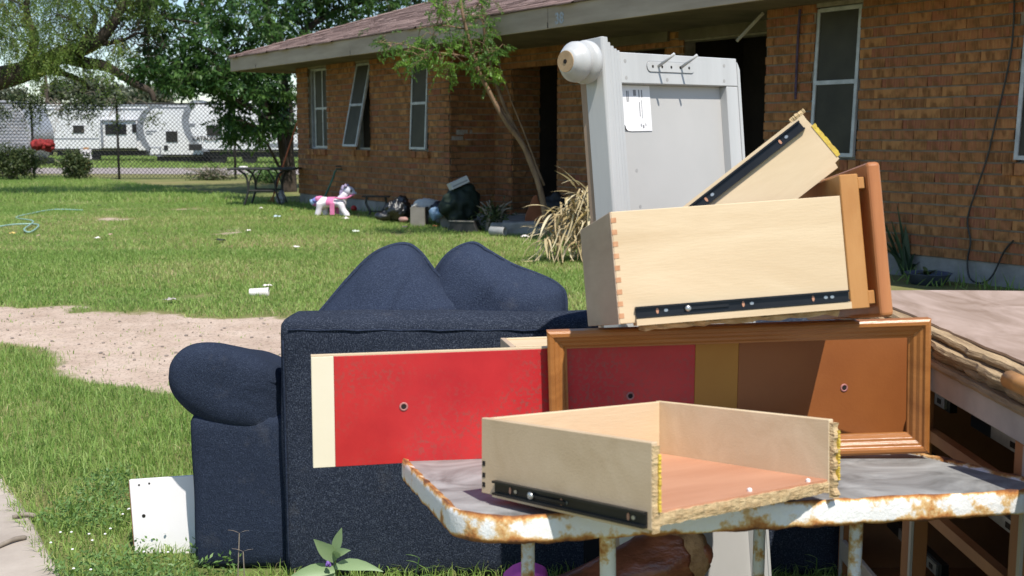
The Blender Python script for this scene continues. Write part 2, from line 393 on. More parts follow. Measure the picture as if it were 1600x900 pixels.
xs = np.unique(np.concatenate([np.linspace(-900, -60, 15), np.linspace(-60, -9, 35), np.arange(-9, 6.01, .1), np.linspace(6, 60, 30), np.linspace(60, 900, 15)]))
ys = np.unique(np.concatenate([np.linspace(-300, -4, 12), np.linspace(-4, 3, 12), np.arange(3, 14.01, .1), np.arange(14, 30, .25), np.linspace(30, 80, 40), np.linspace(80, 2200, 25)]))
GX, GY = np.meshgrid(xs, ys); GZ = gzn(GY) + relief(GX, GY)
V = np.stack([GX, GY, GZ], -1).reshape(-1, 3); nx_ = len(xs); ny_ = len(ys)
i, j = np.meshgrid(np.arange(nx_ - 1), np.arange(ny_ - 1)); b0 = (j * nx_ + i).ravel()
F = np.stack([b0, b0 + 1, b0 + nx_ + 1, b0 + nx_], -1)
def ground_mat():
    m, t, b = newmat('lawn soil and dirt'); v = mapped(t); d = attr(t, 'rnd'); s_ = attr(t, 'straw')
    soil = ramp(t, noise(t, v, 2.2, 8, .65), [(.3, (.10, .13, .04)), (.55, (.16, .18, .06)), (.75, (.23, .20, .10))])
    soil = mix(t, math_(t, 'MULTIPLY', s_, .7), soil, (.26, .20, .10))
    sand = ramp(t, noise(t, v, 3.5, 9, .7), [(.25, (.34, .25, .19)), (.5, (.46, .355, .28)), (.75, (.54, .435, .355))])
    peb = ramp(t, noise(t, v, 55, 3), [(.30, (.45,) * 3), (.46, (1,) * 3)])
    sand = mix(t, 1., sand, peb, 'MULTIPLY')
    e = math_(t, 'ADD', d, math_(t, 'MULTIPLY', math_(t, 'SUBTRACT', noise(t, v, 9, 6), .5), .7))
    t.links.new(mix(t, ramp(t, e, [(.38, (0, 0, 0)), (.6, (1, 1, 1))]), soil, sand), b.inputs['Base Color'])
    b.inputs['Roughness'].default_value = .95; b.inputs['Specular IOR Level'].default_value = .1
    bump(t, b, math_(t, 'ADD', noise(t, v, 26, 6), math_(t, 'MULTIPLY', noise(t, v, 4, 4), 2.)), .55, .03); return m
GROUND = ground_mat()
gm = fastmesh('ground', V, F, GROUND, dirt(GX, GY).ravel(), True)
a = gm.attributes.new('straw', 'FLOAT', 'POINT'); a.data.foreach_set('value', straw(GX, GY).ravel().astype(np.float32))
setp(obj('ground', gm), kind='structure')

# concrete walk at the left
wk = G(); e0 = [(-5.4, 10.2), (-2.9, 6.0), (-2.21, 4.76), (-1.9, 4.29), (-1.51, 3.64), (-.95, 2.75), (-.6, 2.2)]
wk.prism([(x - 1.25, y - .72) for x, y in e0] + [(x, y) for x, y in reversed(e0)], -.1, .022, 'z')
struct('sidewalk', wk, WALKC, bevel=.012)
rd = G(); rd.add([(-60, 41, .205), (-21, 40.5, .205), (-9, 39, .205), (20, 38, .205), (20, 45, .205), (-9, 46.5, .205), (-17.5, 50, .205), (-23, 52.5, .205), (-60, 54, .205)], [tuple(range(9))])
struct('road', rd, ASPH)

# ---------------------------------------------------------------- brick house
HM = Matrix.Translation(HA) @ Matrix(((HD.x, -HN.x, 0, 0), (HD.y, -HN.y, 0, 0), (0, 0, 1, 0), (0, 0, 0, 1)))
house = thing('brick_house', 'long low brick house with brown shingle roof and recessed porch', 'house', HM)
CO, BL, JT = .094, .245, .0155                        # course height, brick pitch, joint
singles = []                                          # every brick: (size in view, wall object, matrix, length, rnd)
def brick_wall(u0, u1, z0, z1, holes, M, name='wall', white=None):
    """wall in its own frame: u along, -v outward, z up; bricks stand proud of the mortar bed"""
    us = sorted({u0, u1} | {h[0] for h in holes} | {h[1] for h in holes}); zs = sorted({z0, z1} | {h[2] for h in holes} | {h[3] for h in holes})
    g = G()
    for a0, a1 in zip(us, us[1:]):
        for c0, c1 in zip(zs, zs[1:]):
            um, zm = (a0 + a1) / 2, (c0 + c1) / 2
            if um < u0 or um > u1 or zm < z0 or zm > z1: continue
            if any(h[0] < um < h[1] and h[2] < zm < h[3] for h in holes): continue
            g.box((a0, 0, c0), (a1, .18, c1))
    w_ = g.build(name, MORTAR, house); w_.matrix_local = M
    k = 0; z = z0
    while z < z1 - .03:
        zt = min(z + CO - JT, z1); off = (k % 2) * BL / 2 + .02 * math.sin(k * 3.7)
        u = u0 - off
        while u < u1:
            seg = [(max(u, u0), min(u + BL - .004, u1))]
            for h in holes:
                if h[2] < (z + zt) / 2 < h[3]:
                    ns = []
                    for p, q in seg:
                        if q <= h[0] or p >= h[1]: ns.append((p, q))
                        else:
                            if p < h[0]: ns.append((p, h[0]))
                            if q > h[1]: ns.append((h[1], q))
                    seg = ns
            for p, q in seg:
                if q - p > .03:
                    P = HM @ M @ Vector((p, 0, z)); vd = (P - cam.location)
                    px = abs(vd.x / vd.y) < .5
                    singles.append((1 / vd.length if px else 0, w_, p, q, z, zt, random.random()))
            u += BL
        z += CO; k += 1
    return w_
I4 = Matrix.Identity(4)
WIN = [(.52, 1.34), (2.5, 3.04), (4.46, 4.99), (12.6, 13.16), (14.8, 15.4)]
Z0, Z1 = 1.05, 2.5
brick_wall(0, 5.63, .2, 2.56, [(a_, b_, Z0, Z1) for a_, b_ in WIN[:3]], I4)
brick_wall(11.97, 17, .2, 2.56, [(a_, b_, Z0, Z1) for a_, b_ in WIN[3:]], I4)
RP = Matrix.Translation((0, .8, 0))
brick_wall(5.63, 12, .1, 2.56, [(6.1, 7.26, .12, 2.28), (8.57, 9.51, .12, 2.36), (9.85, 11.7, .12, 2.4)], RP)
def sidewall(s_, y0, y1): return Matrix(((0, -1, 0, s_), (1, 0, 0, y0), (0, 0, 1, 0), (0, 0, 0, 1)))
brick_wall(0, .8, .1, 2.56, [], sidewall(5.63, 0, .8))                      # porch return, faces the near wing
brick_wall(0, .5, .1, 2.3, [], sidewall(6.1, .8, 2.2))
G().box((5.95, 1.31, .1), (6.1, 2.3, 2.4)).build('porch_side_wall', DARKW, house)  # near-black instead of brick, paints the shade deep in the alcove
brick_wall(0, 9, .2, 2.56, [], Matrix(((0, 1, 0, 0), (1, 0, 0, .19), (0, 0, 1, 0), (0, 0, 0, 1))) @ Matrix.Scale(1, 4))
singles.sort(key=lambda q: -q[0])
blib = {}
def brick_mesh(L, r):
    key = (round(L * 50), int(r * 16))
    if key not in blib:
        L2 = key[0] / 50; g = G().box((0, -.013 - .005 * (key[1] % 3) / 2, 0), (L2, .02, CO - JT), rnd=(key[1] + .5) / 16)
        blib[key] = g.mesh('brick', BRICK)
    return blib[key]
for q in singles[:300]:
    _, w_, p0, p1, z, zt, r = q
    obj('brick', brick_mesh(p1 - p0, r), w_, Matrix.Translation((p0 + random.uniform(-.002, .002), random.uniform(-.002, .002), z)) @ Matrix.Rotation(random.uniform(-.006, .006), 4, 'Y'))
rest = {}
for q in singles[300:]: rest.setdefault(q[1].name, [q[1], G()])[1].box((q[2], -.013 - .005 * random.random(), q[4]), (q[3], .02, q[5]), rnd=q[6] + .001)
for w_, g in rest.values(): setp(g.build('brickwork', BRICK, w_), kind='stuff')
# efflorescence-whitened bricks low on the porch return
WBR = pm('whitened brick', (.40, .36, .33), (.22, .15, .11), 14, .9, .4, 60, stretch=(1, 1, .4))
for u_, z_ in ((.1, 1.29), (.34, 1.29), (.02, 1.195), (.26, 1.195), (.5, 1.29)):
    g = G().box((5.63, u_, z_), (5.645, u_ + .2, z_ + .075)); g.build('whitened_brick', WBR, house)
for a_, b_ in ((0, 5.63), (11.97, 17)): G().box((a_, .003, -.15), (b_, .25, .2)).build('foundation', CONC, house, bevel=.01)
G().box((5.6, -.25, -.1), (12, 2.6, .098)).build('porch_slab', CONC, house, bevel=.012)
for k, (a_, b_) in enumerate(WIN):
    op = (0, .30, .07, .06, .07)[k]
    phi = math.asin(op / (Z1 - Z0)) if op else 0
    W = b_ - a_; fr = .035
    g = G()                                           # fixed outer frame, set into the opening
    g.box((a_ + .004, .05, Z0), (a_ + .03, .13, Z1)).box((b_ - .03, .05, Z0), (b_ - .004, .13, Z1)).box((a_ + .03, .05, Z1 - .03), (b_ - .03, .13, Z1)).box((a_ + .03, .05, Z0), (b_ - .03, .13, Z0 + .03))
    win = g.build('window', ALU, house)
    Ms = Matrix.Translation((a_, .045, Z1 - .015)) @ Matrix.Rotation(-phi, 4, 'X')
    g = G(); H_ = Z1 - Z0 - .03
    x0 = .30 * W if k == 0 else .012; x1 = W - .012
    g.box((x0, -.035, -H_), (x0 + fr, 0, 0)).box((x1 - fr, -.035, -H_), (x1, 0, 0)).box((x0 + fr, -.035, -H_), (x1 - fr, 0, -H_ + fr)).box((x0 + fr, -.035, -fr), (x1 - fr, 0, 0))
    zm = -H_ * .50
    g.box((x0 + fr, -.038, zm - .02), (x1 - fr, -.004, zm + .02))
    if k == 0: g.box(((x0 + x1) / 2 + .05, -.037, -H_ + fr), ((x0 + x1) / 2 + .08, -.003, zm - .02)).box(((x0 + x1) / 2 + .05, -.037, zm + .02), ((x0 + x1) / 2 + .08, -.003, -fr))
    sash = g.build('sash', ALU, win); sash.matrix_local = Ms
    for c0, c1 in ((-H_ + fr, zm - .02), (zm + .02, -fr)):
        p = G().box((x0 + fr, -.022, c0), (x1 - fr, -.014, c1)).build('pane', GLASS, win); p.matrix_local = Ms
    G().box((a_ - .1, .12, Z0 - .2), (b_ + .1, .2, Z1 + .1)).build('painted_dark_sheet', DARKW, win)  # flat near-black sheet painted in for the unlit room
    # projecting rowlock sill, one brick partly fallen away under the open window
    n_ = max(3, int((W + .16) / .098)); s0 = a_ - .08
    for q in range(n_):
        if (k == 1 and q in (n_ - 1,)) or (k == 0 and q == n_ - 1): continue
        G().box((s0 + q * .098, -.055, Z0 - .11), (s0 + q * .098 + .09, .06, Z0 - .012), Matrix.Rotation(random.uniform(-.01, .01), 4, 'X'), rnd=random.uniform(.5, .9)).build('sill_brick', BRICK, house)
G().box((5.9, 2.2, .1), (7.4, 2.3, 2.3)).build('porch_door', DOORM, house, bevel=.01)
G().box((8.4, 1.3, .1), (9.7, 1.4, 2.4)).build('porch_door', DOORM, house, bevel=.01)
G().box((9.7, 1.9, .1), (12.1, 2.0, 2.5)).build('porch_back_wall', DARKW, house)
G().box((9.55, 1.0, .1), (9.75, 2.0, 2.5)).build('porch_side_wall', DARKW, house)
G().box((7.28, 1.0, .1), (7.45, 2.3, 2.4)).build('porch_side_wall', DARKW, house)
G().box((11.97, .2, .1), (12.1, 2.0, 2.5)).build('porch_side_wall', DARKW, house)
for a_, b_ in ((8.4, 9.6), (9.8, 11.9)): G().box((a_, .74, 2.42), (b_, .788, 2.55)).build('door_header', SOFF, house, bevel=.005)
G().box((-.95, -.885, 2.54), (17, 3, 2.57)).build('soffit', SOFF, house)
for a_, b_ in (((-.98, -.92, 2.5), (4.2, -.888, 2.75)), ((4.206, -.922, 2.497), (9.4, -.888, 2.748)), ((9.406, -.919, 2.5), (17, -.888, 2.75)), ((-1.0, -.92, 2.5), (-.981, 9, 2.75))):
    G().box(a_, b_).build('fascia_board', FASC, house, bevel=.004)
for p_ in (.3, 4.2, 6.3, 9.4): G().box((p_, -.9235, 2.51), (p_ + .012, -.9185, 2.57)).build('fascia_crack', DARK, house)
nm = obj('house_number', text_mesh('38', .17, pm('faded grey number', (.42, .45, .52), (.33, .32, .30), 30, .8, 0, lo=.45, hi=.55), .001), house, Matrix.Translation((9.55, -.9225, 2.545)) @ Matrix.Rotation(R(90), 4, 'X'))
# shingle courses, real steps down the slope
SLP = 1 / 3.
g = G(); m_ = 0.; RZ = 2.755; row = 0
while m_ < 6.0:
    m2 = min(m_ + .145, 6.02); s_ = -1.03 + m_
    g_s = s_ - random.random() * .25
    while g_s < 17:
        e_ = min(g_s + .30, 17); a0 = max(g_s, -1.03 + m_); a1 = e_ - .006
        if a1 - a0 > .02:
            dz = random.uniform(.008, .02); lo_ = m_ - random.choice((0, 0, .03)); r_ = random.random() * .98 + .01
            b0_ = max(a0, -1.03 + m2)
            g.add([(a0, -.95 + lo_, RZ + lo_ * SLP + dz), (a1, -.95 + lo_, RZ + lo_ * SLP + dz), (max(a1, b0_), -.95 + m2, RZ + m2 * SLP + .004), (b0_, -.95 + m2, RZ + m2 * SLP + .004),
                   (a0, -.95 + lo_, RZ + lo_ * SLP - .006), (a1, -.95 + lo_, RZ + lo_ * SLP - .006)], [(0, 1, 2, 3), (4, 5, 1, 0)], r_)
        g_s = e_
    m_ += .145
rf = G(); rf.add([(-1.03, -.95, RZ - .004), (17, -.95, RZ - .004), (17, 5.07, RZ + 6.02 * SLP - .004), (4.99, 5.07, RZ + 6.02 * SLP - .004), (-1.03, 11.09, RZ - .004), (17, 11.09, RZ - .004)], [(0, 1, 2, 3), (0, 3, 4), (3, 2, 5, 4)])
roof = rf.build('roof', SHING, house)
setp(g.build('shingle_course', SHING, roof), kind='stuff')
hc = G(); m_ = 0
while m_ < 6: 
    c_ = Vector((-1.03 + m_, -.95 + m_, RZ + m_ * SLP + .01)); c2 = c_ + Vector((.24, .24, .24 * SLP))
    hc.add([c_ + Vector((.12, -.0, .012)), c2 + Vector((.12, 0, .005)), c2 + Vector((0, .12, .005)), c_ + Vector((0, .12, .012)), c_ + Vector((0, 0, .03)), c2 + Vector((0, 0, .02))], [(0, 1, 5, 4), (4, 5, 2, 3)], random.random() + .01); m_ += .21
setp(hc.build('hip_cap', SHING, roof), kind='stuff')
# drip: green hose bib and hose, cables on the wall, bracket
def wl(s_, y_, z_): return HM @ Vector((s_, y_, z_))
fc = thing('faucet', 'small brass outdoor tap sticking out of the brick wall below windows', 'faucet', Matrix.Translation(wl(1.94, -.03, .7)))
G().tube([(0, 0, 0), (HN.x * .1, HN.y * .1, 0), (HN.x * .12, HN.y * .12, -.05)], .016).build('spout', pm('old green brass', (.08, .13, .09)), fc)
G().tube([(HN.x * .06 - .05, HN.y * .06, .05), (HN.x * .06 + .05, HN.y * .06, .05)], .012).build('handle', STEEL, fc)
g = G(); p0 = wl(1.94, -.16, .66)
g.tube(smoothpath([p0, p0 + Vector((-.03, -.05, -.12)), p0 + Vector((-.13, -.12, -.36)), p0 + Vector((-.24, -.2, -.6)), p0 + Vector((-.2, -.3, -.645)), p0 + Vector((.1, -.4, -.65))]), .016)
HOSE = pm('green hose', (.035, .17, .11), (.02, .12, .075), 8, .4, 0)
setp(g.build('garden_hose', HOSE), 'green garden hose hanging from the tap behind the toy pony', 'hose')
g = G().tube(smoothpath([wl(a_, -.035, b_) for a_, b_ in ((14.72, 2.5), (14.73, 2.1), (14.70, 1.8), (14.6, 1.3), (14.55, 1.06), (14.46, .78), (14.40, .55), (14.44, .36), (14.42, .2), (14.45, .05), (14.55, .012), (14.66, .08), (14.76, .3), (14.84, .4))]), .0075, 6)
setp(g.build('black_cable', STEEL), 'black cable snaking down the brick wall to the ground', 'cable')
g = G().tube(smoothpath([wl(12.42, -.03, 2.5), wl(12.41, -.035, 2.1), wl(12.40, -.03, 1.63)]), .012, 6)
setp(g.build('purple_cord', pm('faded purple cord', (.10, .07, .13), (.05, .035, .06), 30, .9, .3)), 'faded purple cord hanging straight down left of the tall window', 'cord')
g = G().tube([wl(11.98, -.08, 2.5), wl(11.86, -.32, 2.22)], .018, 6)
setp(g.build('wall_bracket', pm('cream painted steel', (.45, .42, .33))), 'cream metal stay hanging under the eave at the porch corner', 'bracket')

# ---------------------------------------------------------------- dinette table, tilted on the soft ground
TM = Matrix.Translation((.47, 2.02, .779)) @ Matrix.Rotation(R(-7.3), 4, 'X')
TY = TM @ Matrix.Rotation(R(14), 4, 'Z')                     # table frame: u along the front edge, v to the back
U0, U1, V0, V1, CR = -.57, .655, .012, .80, .11
def rrect(u0, u1, v0, v1, r, n=7):
    o = []
    for cx, cy, a0 in ((u1 - r, v0 + r, -90), (u1 - r, v1 - r, 0), (u0 + r, v1 - r, 90), (u0 + r, v0 + r, 180)):
        o += [(cx + r * math.cos(R(a0 + 90 * k / n)), cy + r * math.sin(R(a0 + 90 * k / n))) for k in range(n + 1)]
    return o
table = thing('dinette_table', 'rusty white metal framed table with worn grey top under the drawers', 'table', Matrix.Translation((.5, 2.35, 0)))
Ti = table.matrix_world.inverted()
tt = G().prism(rrect(U0 + .006, U1 - .006, V0 + .006, V1 - .006, CR), -.03, -.004, 'z').build('table_top', TOPM, table); tt.matrix_local = Ti @ TY
g = G(); poly = []
oc = rrect(U0, U1, V0, V1, CR, 9); dense = []
for a_, b_ in zip(oc, oc[1:] + oc[:1]):
    L_ = math.dist(a_, b_); n_ = max(1, int(L_ / .02))
    dense += [(a_[0] + (b_[0] - a_[0]) * k / n_, a_[1] + (b_[1] - a_[1]) * k / n_) for k in range(n_)]
n_ = len(dense); vs = []; cu, cv = (U0 + U1) / 2, (V0 + V1) / 2
for (a_, b_) in dense:
    j1 = .0035 * mnoise.noise(Vector((a_ * 22, b_ * 22, 0))) + .002 * mnoise.noise(Vector((a_ * 70, b_ * 70, 3)))
    j0 = .005 * mnoise.noise(Vector((a_ * 26, b_ * 26, 9))) + .004 * mnoise.noise(Vector((a_ * 80, b_ * 80, 5)))
    ix, iy = a_ - math.copysign(.011, a_ - cu), b_ - math.copysign(.011, b_ - cv)
    ox, oy = a_ + (a_ - cu) * .004, b_ + (b_ - cv) * .006
    vs += [(ix, iy, .001 + j1), (a_, b_, .004 + j1), (ox, oy, -.008), (ox, oy, -.038), (a_, b_, -.046 + j0), (ix, iy, -.044 + j0)]
fs = [(i * 6 + k, ((i + 1) % n_) * 6 + k, ((i + 1) % n_) * 6 + (k + 1) % 6, i * 6 + (k + 1) % 6) for i in range(n_) for k in range(6)]
rim = G().add(vs, fs).build('rim', rust_mat('rusted white rim', -.046, .004, .075), table, smooth=True); rim.matrix_local = Ti @ TY
LEGM = rust_mat('rust spotted white leg', -2, 3, .23)
for q, Y_, bent in ((825, 2.13, 0), (950, 2.2, 1), (1187, 2.66, 0), (1338, 2.24, 0)):
    top = at(q, 822, Y_)
    zt = (TM @ Vector((0, (Y_ - 2.02), -.04))).z
    g = G()
    if bent: g.tube(smoothpath([(top.x - .07, top.y, zt + .012), (top.x - .03, top.y, zt - .002), (top.x - .006, top.y, zt - .035), (top.x, top.y, zt - .09), (top.x + .004, top.y, .3), (top.x + .006, top.y, gz(Y_) - .02)]), .0165, 12)
    else: g.tube([(top.x, top.y, zt + .012), (top.x, top.y, .4), (top.x + .004, top.y, gz(Y_) - .02)], .0135 if Y_ < 2.6 else .0145, 12)
    g.build('leg', LEGM, table, world=True, smooth=True)

# ---------------------------------------------------------------- drawers
def rail(parent, x0, x1, y, z0, z1, M=None, holes=((.2, 0), (.25, 1), (.8, 0), (.85, 1)), roller=.3):
    """steel drawer slide on the face y (outward -y): channel lips, slots and a roller"""
    g = G(); h_ = z1 - z0
    g.box((x0, y - .004, z0), (x1, y, z1)).box((x0, y - .011, z1 - h_ * .16), (x1, y - .004, z1)).box((x0, y - .011, z0), (x1, y - .004, z0 + h_ * .16))
    r_ = g.build('slide_rail', RAIL, parent)
    for f_, k in holes:
        xc = x0 + (x1 - x0) * f_; zc = (z0 + z1) / 2; w_ = .0045 if k else .003; hh = .0035 if k else .0065
        G().prism([(xc + w_ * math.cos(q * math.pi / 4), zc + hh * math.sin(q * math.pi / 4)) for q in range(8)], y - .0055, y - .003).build('slot', BASEW if not k else ZINC, r_)
    if roller is not None:
        xc = x0 + (x1 - x0) * roller; zc = (z0 + z1) / 2
        G().lathe([(.007, 0), (.007, .006), (.004, .008)], 12, Matrix.Translation((xc, y - .005, zc)) @ Matrix.Rotation(R(90), 4, 'X')).build('roller', ZINC, r_, smooth=True)
        G().box((xc, y - .008, zc - .004), (xc + .09, y - .005, zc + .003), Matrix.Rotation(0, 4, 'Y')).build('lever', RAIL, r_, bevel=.001)
    return r_
def ragged(x0, x1, y0, y1, zf, mat, name, parent, n=26, amp=.006, thick=.012, seed=1):
    """strip of torn chipboard along x with an uneven lower and outer edge"""
    g = G(); rr = random.Random(seed); vs = []
    for k in range(n + 1):
        x = x0 + (x1 - x0) * k / n; a_ = amp * (.35 * rr.random() + 1.6 * abs(mnoise.noise(Vector((x * 30, seed, 0)))) + .5 * mnoise.noise(Vector((x * 110, seed, 5)))); b_ = amp * (.3 * rr.random() + .8 * mnoise.noise(Vector((x * 40, seed, 9))))
        vs += [(x, y0 - a_, zf + b_), (x, y0 - a_ * 1.6, zf - thick * .5), (x, y0 - a_ * .5, zf - thick - b_), (x, y1, zf - thick), (x, y1, zf + b_ * .3)]
    fs = [(i * 5 + k, (i + 1) * 5 + k, (i + 1) * 5 + (k + 1) % 5, i * 5 + (k + 1) % 5) for i in range(n) for k in range(5)] + [(0, 1, 2, 3, 4), tuple(n * 5 + k for k in (4, 3, 2, 1, 0))]
    return g.add(vs, fs).build(name, mat, parent)
# frontless drawer on the table
LW, LL, LH, LT = .492, .44, .142, .0135
ld = thing('broken_drawer', 'pale plywood drawer missing its front, lying open on the rusty table', 'drawer',
           TM @ Matrix.Translation((-.528, .063, .013)) @ Matrix.Rotation(R(39.8), 4, 'Z'))
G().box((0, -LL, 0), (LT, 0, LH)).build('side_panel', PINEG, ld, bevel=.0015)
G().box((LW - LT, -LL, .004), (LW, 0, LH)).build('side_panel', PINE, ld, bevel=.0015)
G().box((LT, -LT, .004), (LW - LT, -.0005, LH - .001)).build('back_panel', PINE, ld, bevel=.0015)
G().box((LT, -LL + .004, .022), (LW - LT, -LT, .030)).build('bottom_panel', BASEW, ld)
ragged(LT + .001, LW - LT - .001, -LL + .002, -LL + .02, .026, CHIP, 'torn_edge', ld, 130, .0032, .02, 3)
for xx, sd in ((0.0, 1), (LW - LT, 2)):                                  # torn chipboard left on the side ends
    g = G(); rr = random.Random(sd); n = 46; vs = []
    thk = .003 if sd == 1 else .015
    for k in range(n + 1):
        z = -.004 + (LH - .002) * k / n; a_ = thk * (.55 + rr.random() * .25 + .2 * math.sin(k * .7)); b_ = .0016 * rr.random()
        vs += [(xx + .001 - b_ * (sd == 1), -LL + .0005, z), (xx + LT + .002 + b_, -LL + .0005, z), (xx + LT + .001 + b_, -LL - a_, z), (xx + .003 - b_, -LL - a_ * .8, z)]
    fs = [(i * 4 + k, (i + 1) * 4 + k, (i + 1) * 4 + (k + 1) % 4, i * 4 + (k + 1) % 4) for i in range(n) for k in range(4)] + [(0, 1, 2, 3), tuple(n * 4 + k for k in (3, 2, 1, 0))]
    g.add(vs, fs).build('torn_end', CHIP, ld)
    g = G(); vs = []
    for k in range(n + 1):
        z = .03 + (LH - .05) * k / n; a_ = .0016 + .0022 * rr.random()
        vs += [(xx + LT - .002, -LL - .0003, z), (xx + LT + .0035, -LL + .003, z), (xx + LT + .003, -LL - thk * .7 - a_, z), (xx + LT - .003, -LL - thk * .7 - a_, z)]
    g.add(vs, fs).build('glue_bead', GLUE, ld)
# slide on the near (left) side: that side faces -x, so turn the rail frame
rm = thing_m = Matrix(((0, 1, 0, 0), (-1, 0, 0, 0), (0, 0, 1, 0), (0, 0, 0, 1)))     # rail x -> drawer -y, rail -y -> drawer -x
rl = rail(ld, .045, LL - .01, 0, .004, .030, holes=((.12, 0), (.16, 1), (.48, 0), (.51, 1), (.9, 0), (.93, 1)), roller=.28); rl.matrix_local = rm
G().box((.002, -LL + .01, -.004), (.012, -.03, .0035)).build('runner_lip', PINE, ld)
for y_, z_ in ((-.007, .03), (-.007, .052), (-.007, .012)): G().box((-.0008, y_ - .005, z_), (.0, y_ + .003, z_ + .009)).build('dovetail_gap', DARK, ld)
for x_, y_ in ((.27, -.42), (.43, -.428), (LT + .01, -LL + .02)): G().lathe([(.0045, 0), (.0045, .004), (.002, .006)], 10, Matrix.Translation((x_, y_, .030))).build('staple_plug', WHITEB, ld)

# deep drawer perched on the empty frame
UW, UD, UH = .5064, .42, .2396
UM = Matrix.Translation((.2286, 2.3797, 1.0579)) @ Matrix.Rotation(R(5.46), 4, 'Z') @ Matrix.Rotation(R(-10.05), 4, 'X') @ Matrix.Rotation(R(-3.66), 4, 'Y')
ud = thing('deep_drawer', 'deep pale drawer with dovetail joints and orange front perched on the frame', 'drawer', UM)
T = .0135
G().box((0, 0, 0), (UW, T, UH)).build('side_panel', PINE, ud, bevel=.0015)
G().box((.0, UD - T, 0), (UW, UD, UH)).build('side_panel', PINE, ud, bevel=.0015)
G().box((-.0025, T + .0005, 0), (T, UD - T - .0005, UH)).build('back_panel', ENDG, ud, bevel=.0015)
G().box((-.002, .0008, .0), (.0008, T - .0002, UH)).build('back_panel_edge', ENDG, ud)
for k in range(9):
    z = .012 + k * .0255; G().box((-.0005, -.0007, z), (.0105, .002, z + .0105)).build('dovetail_pin', DOVE, ud)
G().box((T, T, .016), (UW, UD - T, .024)).build('bottom_panel', BASEW, ud)
rail(ud, .035, UW - .003, 0, .010, .034, holes=((.1, 0), (.14, 1), (.5, 0), (.54, 1), (.83, 0), (.89, 1), (.92, 1)), roller=.24)
G().box((.035, -.009, -.006), (UW, .03, .0085)).build('runner_lip', PINE, ud)
G().box((UW, -.004, -.008), (UW + .042, UD + .01, UH + .045)).build('inner_front', OAK, ud, bevel=.002)
G().box((UW + .043, .004, .0), (UW + .06, .03, .03)).build('spacer_block', OAK, ud, bevel=.002)
G().box((UW + .043, .004, UH + .012), (UW + .06, .03, UH + .038)).build('spacer_block', OAK, ud, bevel=.002)
G().box((UW + .0605, -.012, -.03), (UW + .092, UD + .03, UH + .068)).build('front_panel', REDOAK, ud, bevel=.009, seg=3)
ragged(.06, UW - .02, .03, .1, -.004, CHIP, 'torn_underside', ud, 20, .01, .012, 9)

# shallow drawer thrust upside down into the deep one
TL_, TH_ = .335, .1446
tM = Matrix.Translation((.4797, 2.55, 1.1883)) @ Matrix.Rotation(R(-38.4), 4, 'Y') @ Matrix.Rotation(R(-14), 4, 'X')
td = thing('tilted_drawer', 'shallow pale drawer stuck upside down at a steep angle in the deep drawer', 'drawer', tM)
n = 12; pr = [(-.12, 0), (TL_ - .012, 0)]; rr = random.Random(4)
pr = [(-.13, .0), (TL_ - .02, .0), (TL_ - .018, .012)] + [(TL_ - .006 + .004 * rr.random(), .014 + (TH_ - .03) * k / n) for k in range(n + 1)] + [(TL_ - .004, TH_ + .004), (TL_ - .018, TH_ + .010), (TL_ - .03, TH_), (-.13, TH_)]
G().prism(pr, 0, .0135).build('side_panel', PINE, td)
G().prism(pr, .21, .2235).build('side_panel', PINE, td)
G().box((-.13, .014, .004), (-.117, .2095, TH_ - .004)).build('back_panel', PINE, td)
G().box((-.117, .014, TH_ - .03), (TL_ - .02, .2095, TH_ - .022)).build('bottom_panel', BASEW, td)
rail(td, -.12, TL_ - .022, 0, TH_ - .032, TH_ - .008, holes=((.38, 0), (.42, 1), (.86, 0), (.90, 1)), roller=None)
g = G(); vs = []; n = 20
for k in range(n + 1):
    z = .02 + (TH_ - .055) * k / n; a_ = .002 + .003 * rr.random()
    vs += [(TL_ - .007, -.0015, z), (TL_ - .007, .012, z), (TL_ + a_, .012, z), (TL_ + a_ * .8, -.0018, z)]
fs = [(i * 4 + k, (i + 1) * 4 + k, (i + 1) * 4 + (k + 1) % 4, i * 4 + (k + 1) % 4) for i in range(n) for k in range(4)] + [(0, 1, 2, 3), tuple(n * 4 + k for k in (3, 2, 1, 0))]
g.add(vs, fs).build('glue_bead', GLUE, td)
ragged(TL_ - .035, TL_ + .004, .0, .0135, TH_ + .007, CHIP, 'splinter', td, 26, .003, .008, 6)

# ---------------------------------------------------------------- empty moulded frame and striped board on the table
FW, FH = .8902, .3197
fM = Matrix.Translation((.9814, 2.6174, .7143)) @ Matrix.Rotation(R(-1.92), 4, 'Y')
frm = thing('wooden_frame', 'honey brown moulded wooden frame standing on the table, empty in the middle', 'frame', fM)
prof = [(0, .0), (.0, -.030), (.006, -.034), (.014, -.034), (.018, -.028), (.024, -.026), (.030, -.020), (.036, -.018), (.042, -.010), (.046, -.008), (.046, .0)]
oc = [(-FW, 0), (0, 0), (0, FH), (-FW, FH)]; nrm = [(1, 1), (-1, 1), (-1, -1), (1, -1)]
for k, nm in enumerate(('bottom_rail', 'stile', 'top_rail', 'stile')):
    a_, b_ = oc[k], oc[(k + 1) % 4]; na, nb = nrm[k], nrm[(k + 1) % 4]; vs = []
    for (c_, nn_) in ((a_, na), (b_, nb)):
        for w_, y_ in prof: vs.append((c_[0] + nn_[0] * w_, y_ + .014, c_[1] + nn_[1] * w_))
    m = len(prof); fs = [(q, q + 1, q + 1 + m, q + m) for q in range(m - 1)] + [(m - 1, 0, m, 2 * m - 1), tuple(range(m)), tuple(range(2 * m - 1, m - 1, -1))]
    mt = HONEY if k % 2 == 0 else OAK.copy() if False else HONEY
    G().add(vs, fs).build(nm, mt, frm, bevel=.0008)
BW, BH = 1.55, .2575
